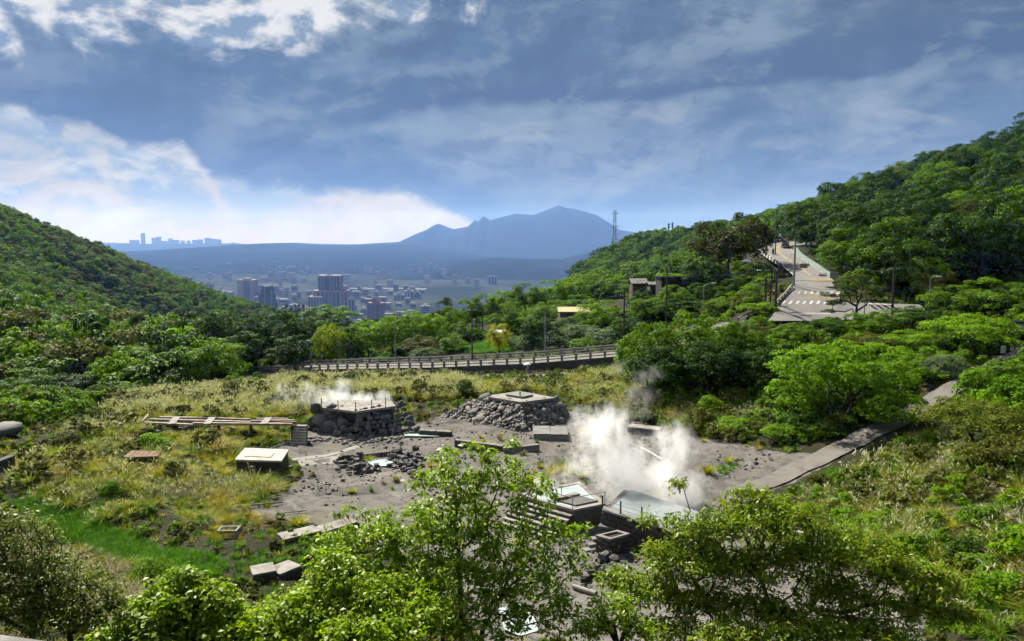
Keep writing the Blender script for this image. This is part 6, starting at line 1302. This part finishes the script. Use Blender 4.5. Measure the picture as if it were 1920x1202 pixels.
# white canopy shelter, hut, planted roof, golden roof
c = D(1400, 490, 148); root = empty('canopy_shelter', (c[0], c[1], h1(c[0], c[1]))); tag(root, 'round white canopy among the trees by the climbing road', 'canopy')
ring = [[(c[0] + math.cos(t) * r_, c[1] + math.sin(t) * r_, c[2] + z) for t in [2 * math.pi * i / 14 for i in range(14)]] for r_, z in ((1.05, -.1), (1.0, .05), (.5, .35), (.05, .5))]; mb = MB()
for a, b in zip(ring[:-1], ring[1:]): mb.add(a + b, [(i, (i + 1) % 14, 14 + (i + 1) % 14, 14 + i) for i in range(14)])
mb.build('roof', M['umbrella'], root); MB().cyl((c[0], c[1], h1(c[0], c[1]) - .2), c + (0, 0, .4), .08).build('mast', M['pole_grey'], root)
def house(px0, px1, ytop, ybase, Y, depth, wallm, roofm, label, pitch=.0, windows=2, over=.4, name='house'):
    a, b = D(px0, ybase, Y), D(px1, ybase, Y); zt_ = D(px0, ytop, Y)[2]; c = (a + b) / 2; wd = b[0] - a[0]; gz_ = min(h1(c[0], c[1]), a[2]) - .5; root = empty(name, (c[0], c[1], gz_)); tag(root, label, 'house'); hh = zt_ - pitch - gz_
    MB().box((c[0], c[1] + depth / 2, gz_ + hh / 2), (wd, depth, hh)).build('wall', M[wallm], root)
    z = gz_ + hh; mb = MB(); X0, X1, Y0_, Y1_ = c[0] - wd / 2 - over, c[0] + wd / 2 + over, c[1] - over, c[1] + depth + over
    if pitch: mb.prism([(X0, Y0_, z + .02), (X1, Y0_, z + .02), (X1, (Y0_ + Y1_) / 2, z + pitch), (X0, (Y0_ + Y1_) / 2, z + pitch)], [(X0, Y0_, z - .1), (X1, Y0_, z - .1), (X1, (Y0_ + Y1_) / 2, z + pitch - .14), (X0, (Y0_ + Y1_) / 2, z + pitch - .14)]); mb.prism([(X0, (Y0_ + Y1_) / 2, z + pitch), (X1, (Y0_ + Y1_) / 2, z + pitch), (X1, Y1_, z), (X0, Y1_, z)], [(X0, (Y0_ + Y1_) / 2, z + pitch - .14), (X1, (Y0_ + Y1_) / 2, z + pitch - .14), (X1, Y1_, z - .1), (X0, Y1_, z - .1)])
    else: mb.box((c[0], c[1] + depth / 2, z + .1), (X1 - X0, Y1_ - Y0_, .2))
    mb.build('roof', M[roofm], root)
    for k in range(windows): w = MB().box((c[0] - wd / 2 + wd * (k + .5) / windows, c[1] - .02, gz_ + hh * .62), (wd / windows * .45, .08, min(1.1, hh * .3))).build('window', M['glass'], root)
    return root
M['dark_wall'] = plain('dark_wall', (.035, .033, .03), (.022, .02, .02), 1.0); M['gold_roof'] = plain('gold_roof', (.62, .50, .26), (.52, .42, .24), .5); M['old_tile'] = plain('old_tile', (.24, .225, .21), (.13, .12, .115), 1.2); M['brown_wall'] = plain('brown_wall', (.12, .08, .055), (.08, .055, .04), 1.0)
house(1050, 1108, 578, 604, 152, 7, 'brown_wall', 'gold_roof', 'low house with a pale golden roof among the trees', .7, 0)
house(1186, 1212, 523, 548, 165, 5, 'brown_wall', 'old_tile', 'small grey weathered hut on the wooded rise', 1.0, 1); house(1219, 1233, 529, 548, 160, 4, 'dark_concrete', 'old_tile', 'brown shed beside the weathered hut', .5, 1)
hs = house(1240, 1328, 520, 546, 150, 6, 'dark_wall', 'dark_wall', 'long dark building with a planted roof below the huge tree', 0, 5)  # walls and roof share one very dark base colour
a, b = D(1238, 518, 150), D(1330, 514, 150); P = fill([(a[0], 149.7), (b[0], 149.7), (b[0], 156), (a[0], 156)], 1.2, 4); zr = D(1240, 520, 150)[2] + .15; P[:, 2] = zr
V, Fq, t = puffs(P, np.tile((0, 0, 1.), (len(P), 1)), np.random.default_rng(3), 46, np.full(len(P), .75), .25, .6, .6); o = obj('roof_planting', mesh_np('roof_planting', V - np.array(hs.location), Fq, M['lf_bright'], {'tint': t}), hs)
house(925, 945, 620, 632, 155, 3, 'white_paint', 'white_paint', 'tiny white shed roof beyond the green field', .4, 1)
# ------------------------------------------------------------------ pylons
def pylon(px, ytop, Y, label, wbase=5.0, arms=5):
    g = ground_pt(px, Y); zt_ = D(px, ytop, Y)[2]; Hh = zt_ - g[2]; root = empty('lattice_pylon', g); tag(root, label, 'pylon'); n = 9
    wz = lambda f: wbase * ((1 - f) ** 1.3 * .8 + .2) / 2
    cs = [[g + (sx * wz(i / n), sy * wz(i / n), Hh * i / n) for sx, sy in ((-1, -1), (1, -1), (1, 1), (-1, 1))] for i in range(n + 1)]
    for k in range(4):
        mb = MB()
        for i in range(n): mb.bar(cs[i][k], cs[i + 1][k], .2)
        mb.build('leg', M['pole_grey'], root); mb = MB()
        for i in range(n): mb.bar(cs[i][k], cs[i + 1][(k + 1) % 4], .1); mb.bar(cs[i][(k + 1) % 4], cs[i + 1][k], .1)
        mb.build('bracing', M['pole_grey'], root)
    for i in range(arms): z = Hh * (.97 - .10 * i); L_ = 3.2 + (.5 if i % 2 else 0); MB().bar(g + (-L_, 0, z), g + (L_, 0, z), .28).bar(g + (-L_, 0, z), g + (0, 0, z + 1.2), .16).bar(g + (L_, 0, z), g + (0, 0, z + 1.2), .16).build('crossarm', M['pole_grey'], root)
pylon(1150, 393, 600, 'tall grey lattice pylon on the hill shoulder', 7.5)
for px, yt, lab in ((1250, 418, 'thin dark mast on the wooded hill crest'), (1257, 417, 'thicker dark mast beside the thin one on the crest')):
    g = ground_pt(px, 450); zt_ = D(px, yt, 450)[2]; root = empty('mast', g); tag(root, lab, 'mast'); MB().cyl(g, (g[0], g[1], zt_), .35, .3, 6).build('shaft', M['dark_steel'], root)
    for k in (1, 2.4): MB().box((g[0], g[1], zt_ - k), (1.2, .5, .8)).build('antenna', M['dark_steel'], root)
# ------------------------------------------------------------------ city on the plain
bw = lambda n, a, b: plain(n, a, b, .02, bs=0)
M['b_pale'] = bw('pale_facade', (.42, .41, .40), (.33, .32, .32)); M['b_grey'] = bw('grey_facade', (.36, .35, .35), (.28, .27, .27)); M['b_pink'] = bw('pinkish_facade', (.46, .36, .33), (.36, .28, .26)); M['b_brick'] = bw('brick_facade', (.34, .16, .12), (.26, .13, .10)); M['b_dark'] = bw('dark_facade', (.10, .10, .11), (.07, .07, .08)); M['b_glass'] = flat('tower_glass', (.10, .12, .145), .2)
def block(root, x0, x1, yt, Y, m, dp=None, zb=PLAIN, strips=0, rows=0, rec=0.0, name='wall', yoff=0.0):
    a, b = D(x0, yt, Y), D(x1, yt, Y); w = b[0] - a[0]; dp = dp or w * .7; c = (a[0] + b[0]) / 2; z1 = a[2]
    MB().box((c, Y + dp / 2 + yoff, (zb + z1) / 2), (w, dp, z1 - zb)).build(name, M[m], root)
    for k in range(strips):
        cx = a[0] + w * (k + .5) / strips; MB().box((cx, Y - .4 + yoff, (zb + z1) / 2 - 1.5), (w / strips * .48, 1.2, z1 - zb - 6)).build('window', M['b_glass'], root)
    for k in range(rows):
        z = z1 - 4 - (z1 - zb - 8) * (k + .5) / rows; MB().box((c, Y - .3 + yoff, z), (w * .9, 1.0, (z1 - zb) / rows * .42)).build('window', M['b_glass'], root)
    return c, w, z1
def tower(x0, x1, yt, Y, m, label, strips=4, rows=0, group=None, extra=None):
    a = D((x0 + x1) / 2, yt, Y); root = empty('building', (a[0], Y, PLAIN)); tag(root, label, 'building', group); c, w, z1 = block(root, x0, x1, yt, Y, m, strips=strips, rows=rows)
    MB().box((c, Y + w * .3, z1 + 2.5), (w * .45, w * .3, 5)).build('roof_house', M[m], root); return root
tower(333, 354, 520, 2350, 'b_grey', 'tall grey slab block just above the shoulder of the steep hill', 4); tower(361, 378, 533, 2250, 'b_pale', 'pale narrow block right of the grey slab', 3); tower(381, 396, 532, 2200, 'b_grey', 'grey stair towered block between two pale ones', 3); tower(396, 419, 546, 2150, 'b_pale', 'broad pale block with flat top', 0, 6); tower(372, 396, 548, 2100, 'b_pink', 'pinkish lower block in front of the stair towered one', 0, 5)
r1 = tower(444, 476, 525, 2300, 'b_pink', 'tall pinkish twin slab with a dark central strip', 0); block(r1, 457, 465, 527, 2296, 'b_glass', 6, name='window'); block(r1, 468, 472, 527, 2296, 'b_pale', 6, name='pilaster')
r1 = empty('building', (D(496, 560, 1900)[0], 1900, PLAIN)); tag(r1, 'dark glass tower with stepped tapering shoulders', 'building')
for x0, x1, yt, yo in ((480, 512, 566, 0), (483, 509, 552, 1.5), (487, 505, 542, 3), (489.5, 503, 537, 4.5)): block(r1, x0, x1, yt, 1900, 'b_dark', 34, strips=4, yoff=yo)
for x in (484, 508.5, 496): block(r1, x - .5, x + .5, 545 if x != 496 else 538, 1896, 'b_pale', 4, name='pilaster')
r1 = empty('building', (D(615, 560, 1950)[0], 1950, PLAIN)); tag(r1, 'great stepped tower block with pale ribs and a broad podium', 'building')
block(r1, 596, 609, 517, 1990, 'b_grey', 40, strips=2); block(r1, 609, 618, 519, 1994, 'b_glass', 36, name='window'); block(r1, 618, 637, 517, 1990, 'b_grey', 40, strips=3); block(r1, 586, 652, 545, 1970, 'b_pink', 40, strips=9); block(r1, 577, 604, 556, 1950, 'b_pink', 36, strips=5); block(r1, 640, 648, 539, 1975, 'b_pink', 20, strips=1)
for x in (596, 601, 607, 620, 626, 631, 637): block(r1, x - .6, x + .6, 518, 1985, 'b_pale', 6, name='rib')
for x0, x1, y in ((595, 609.5, 516.5), (617.5, 638, 516.5)): block(r1, x0, x1, y, 1988, 'b_pale', 44, zb=D(600, y + 2.2, 1988)[2], name='cornice')
for x in (590, 600, 610, 620, 630, 640, 650): block(r1, x - .7, x + .7, 546, 1966, 'b_pale', 6, name='rib')
tower(688, 719, 568, 1750, 'b_brick', 'low brick red building right of the dome shaped tree', 4); tower(697, 706, 556, 1760, 'b_pink', 'pinkish stub tower behind the brick red building', 2); tower(653, 664, 559, 1850, 'b_pale', 'pale narrow block beside the podium of the stepped tower', 2); tower(738, 757, 552, 2400, 'b_pale', 'pale apartment block left of its taller twin', 3); tower(757, 775, 545, 2450, 'b_pale', 'taller pale apartment block right of its twin', 3)
tower(915, 932, 518, 3300, 'b_grey', 'hazy lone tower above the skyline trees', 3); tower(536, 552, 500, 4800, 'b_grey', 'faint twin tower far across the plain', 2)
rr = np.random.default_rng(21); ms = ('b_pale', 'b_grey', 'b_pink', 'b_pale')
for i in range(105):
    x = rr.uniform(370, 800); Y = rr.uniform(1650, 2900); hh = rr.uniform(10, 26) if Y < 2300 else rr.uniform(12, 34); wpx = rr.uniform(7, 20) * 2000 / Y; yt = HZ + (-PLAIN - hh) / Y * FPX
    root = empty('building', (D(x, yt, Y)[0], Y, PLAIN)); tag(root, 'low pale town building on the plain below the towers', 'building', 'low buildings of the town'); block(root, x - wpx / 2, x + wpx / 2, yt, Y, ms[i % 4], rows=2 if hh < 16 else 3)
    if i % 3 == 0: a = D(x, yt, Y); MB().box((a[0], Y + 6, a[2] + 1.5), (8, 6, 3)).build('roof_house', M['white_paint'], root)
for i in range(90):
    x = rr.uniform(360, 980); Y = rr.uniform(3000, 6200); hh = rr.uniform(10, 45) ; wpx = rr.uniform(5, 14) * 3000 / Y; yt = HZ + (-PLAIN - hh) / Y * FPX
    root = empty('building', (D(x, yt, Y)[0], Y, PLAIN)); tag(root, 'hazy pale block in the suburbs beyond the town', 'building', 'hazy suburb blocks'); block(root, x - wpx / 2, x + wpx / 2, yt, Y, ms[i % 4])
for i in range(10):
    x = 662 + i * 14.5; Y = 2900 + 30 * (i % 3); root = empty('building', (D(x, 545, Y)[0], Y, PLAIN)); tag(root, 'long low white roofed hall in the row beyond the towers', 'building', 'row of white halls'); block(root, x - 7, x + 7, 541 + (i % 2), Y, 'b_pale', 30, rows=1)
for i, (x, w, y) in enumerate(((266, 5, 434), (288, 8, 443), (296, 6, 441), (318, 5, 444), (328, 10, 447), (341, 6, 448), (352, 4, 448), (366, 12, 447), (374, 8, 446), (388, 10, 443), (398, 12, 445), (408, 9, 446), (425, 8, 453), (436, 7, 452), (446, 6, 453), (250, 16, 447), (306, 14, 449))):
    root = empty('building', (D(x, 450, 12100)[0], 12100, -120)); tag(root, 'tallest tower on the plateau rim' if i == 0 else 'hazy tower block on the plateau rim', 'building', None if i == 0 else 'towers on the plateau rim'); block(root, x - w / 2, x + w / 2, y + 3.0, 12100, 'b_grey', 60, zb=-120)
# ------------------------------------------------------------------ steam
def combine3(nt, pos):
    n = nt.nodes.new('ShaderNodeMapping'); nt.links.new(pos.k, n.inputs[0]); n.inputs['Rotation'].default_value = (0, .45, 0); n.inputs['Scale'].default_value = (1, 1, .55); return E(nt, n.outputs[0])
def steam(name, label, blobs, dens, nscale, erode=.62, wisp=.8, amp=1.1):
    P = np.array([b[:3] for b in blobs]); Rr = np.array([b[3] for b in blobs]); lo, hi = (P - Rr[:, None] * 1.35).min(0) - amp * .4, (P + Rr[:, None] * 1.35).max(0) + amp * .4; mb = MB(); mb.box((lo + hi) / 2, hi - lo)
    m = bpy.data.materials.new(name); m.use_nodes = True; nt = m.node_tree; nt.nodes.clear(); out = nt.nodes.new('ShaderNodeOutputMaterial'); v = nt.nodes.new('ShaderNodeVolumePrincipled')
    pos = geo_pos(nt); nv = nt.nodes.new('ShaderNodeTexNoise'); nt.links.new(pos.k, nv.inputs['Vector']); nv.inputs['Scale'].default_value = nscale * .6; nv.inputs['Detail'].default_value = 3
    sub = nt.nodes.new('ShaderNodeVectorMath'); sub.operation = 'SUBTRACT'; nt.links.new(nv.outputs['Color'], sub.inputs[0]); sub.inputs[1].default_value = (.5, .5, .5)
    mul = nt.nodes.new('ShaderNodeVectorMath'); mul.operation = 'MULTIPLY_ADD'; nt.links.new(sub.outputs[0], mul.inputs[0]); mul.inputs[1].default_value = (amp * 2.2,) * 3; nt.links.new(pos.k, mul.inputs[2])
    tot = None
    for (x, y, z, r_, w_) in blobs:
        d = nt.nodes.new('ShaderNodeVectorMath'); d.operation = 'DISTANCE'; nt.links.new(mul.outputs[0], d.inputs[0]); d.inputs[1].default_value = (x, y, z); e = E(nt, d.outputs['Value']).step(r_ * 1.25, r_ * .25) * w_; tot = e if tot is None else tot.mx(e)
    n2 = noise(nt, combine3(nt, pos), nscale * 1.3, 5, .66, .4); f = (tot * .95 + (n2 - .585) * 3.2).mx(0.0) * tot.step(.02, .22) * dens
    nt.links.new(f.k, v.inputs['Density']); v.inputs['Color'].default_value = (1, 1, 1, 1); v.inputs['Anisotropy'].default_value = .25; nt.links.new(v.outputs[0], out.inputs['Volume'])
    o = mb.build(name, m); tag(o, label, kind='stuff'); m.cycles.volume_step_rate = .6; return o
def bl(px, py, Y, r_, w_=1.0): return (*D(px, py, Y), r_, w_)
steam('steam', 'thick white steam billowing from the bath terrace', [bl(1205, 965, 51.5, 1.98), bl(1265, 950, 52.5, 2.24), bl(1190, 915, 52.5, 2.51), bl(1160, 865, 53.5, 2.77, .95), bl(1130, 815, 54.5, 2.51, .85), bl(1100, 795, 55.5, 1.72, .7), bl(1105, 865, 54, 1.98, .6), bl(1248, 895, 53.5, 2.24, .85), bl(1262, 838, 54.5, 2.11, .75), bl(1295, 915, 53.5, 1.58, .8), bl(1150, 782, 56, 1.58, .6), bl(1020, 918, 52, 1.19, .7), bl(1060, 880, 53, 1.58, .45)], .85, .75)
steam('steam', 'low white steam drifting off the stone banked platform', [bl(640, 752, 81, 1.98), bl(680, 758, 80, 1.72), bl(610, 748, 81.5, 1.85, .75), bl(645, 728, 82, 1.45, .7), bl(575, 742, 82, 1.72, .55), bl(710, 757, 80, 1.58, .8), bl(535, 735, 83, 1.58, .4)], .75, .9)
steam('steam', 'thin wisp of steam climbing before the shadowy thicket', [bl(1205, 735, 66, 1.72, .55), bl(1215, 700, 67, 1.58, .5), bl(1190, 760, 64, 1.85, .55), bl(1160, 690, 68, 1.32, .4)], .25, .8)

# ------------------------------------------------------------------ number small rows of look-alikes from the left so each label singles out one
ORD = 'leftmost second third fourth fifth sixth seventh eighth ninth tenth eleventh twelfth thirteenth fourteenth fifteenth sixteenth'.split()
groups = {}
for o in SC.objects:
    if o.parent is None and 'group' in o.keys() and 'label' in o.keys(): groups.setdefault(o['group'], []).append(o)
for g, ms in groups.items():
    if 1 < len(ms) <= 16:
        ms.sort(key=lambda o: o.location.x / max(o.location.y, 1.0))
        for i, o in enumerate(ms): o['label'] = o['label'] + (', leftmost of its row' if i == 0 else ', rightmost of its row' if i == len(ms) - 1 else ', %s from the left' % ORD[i])
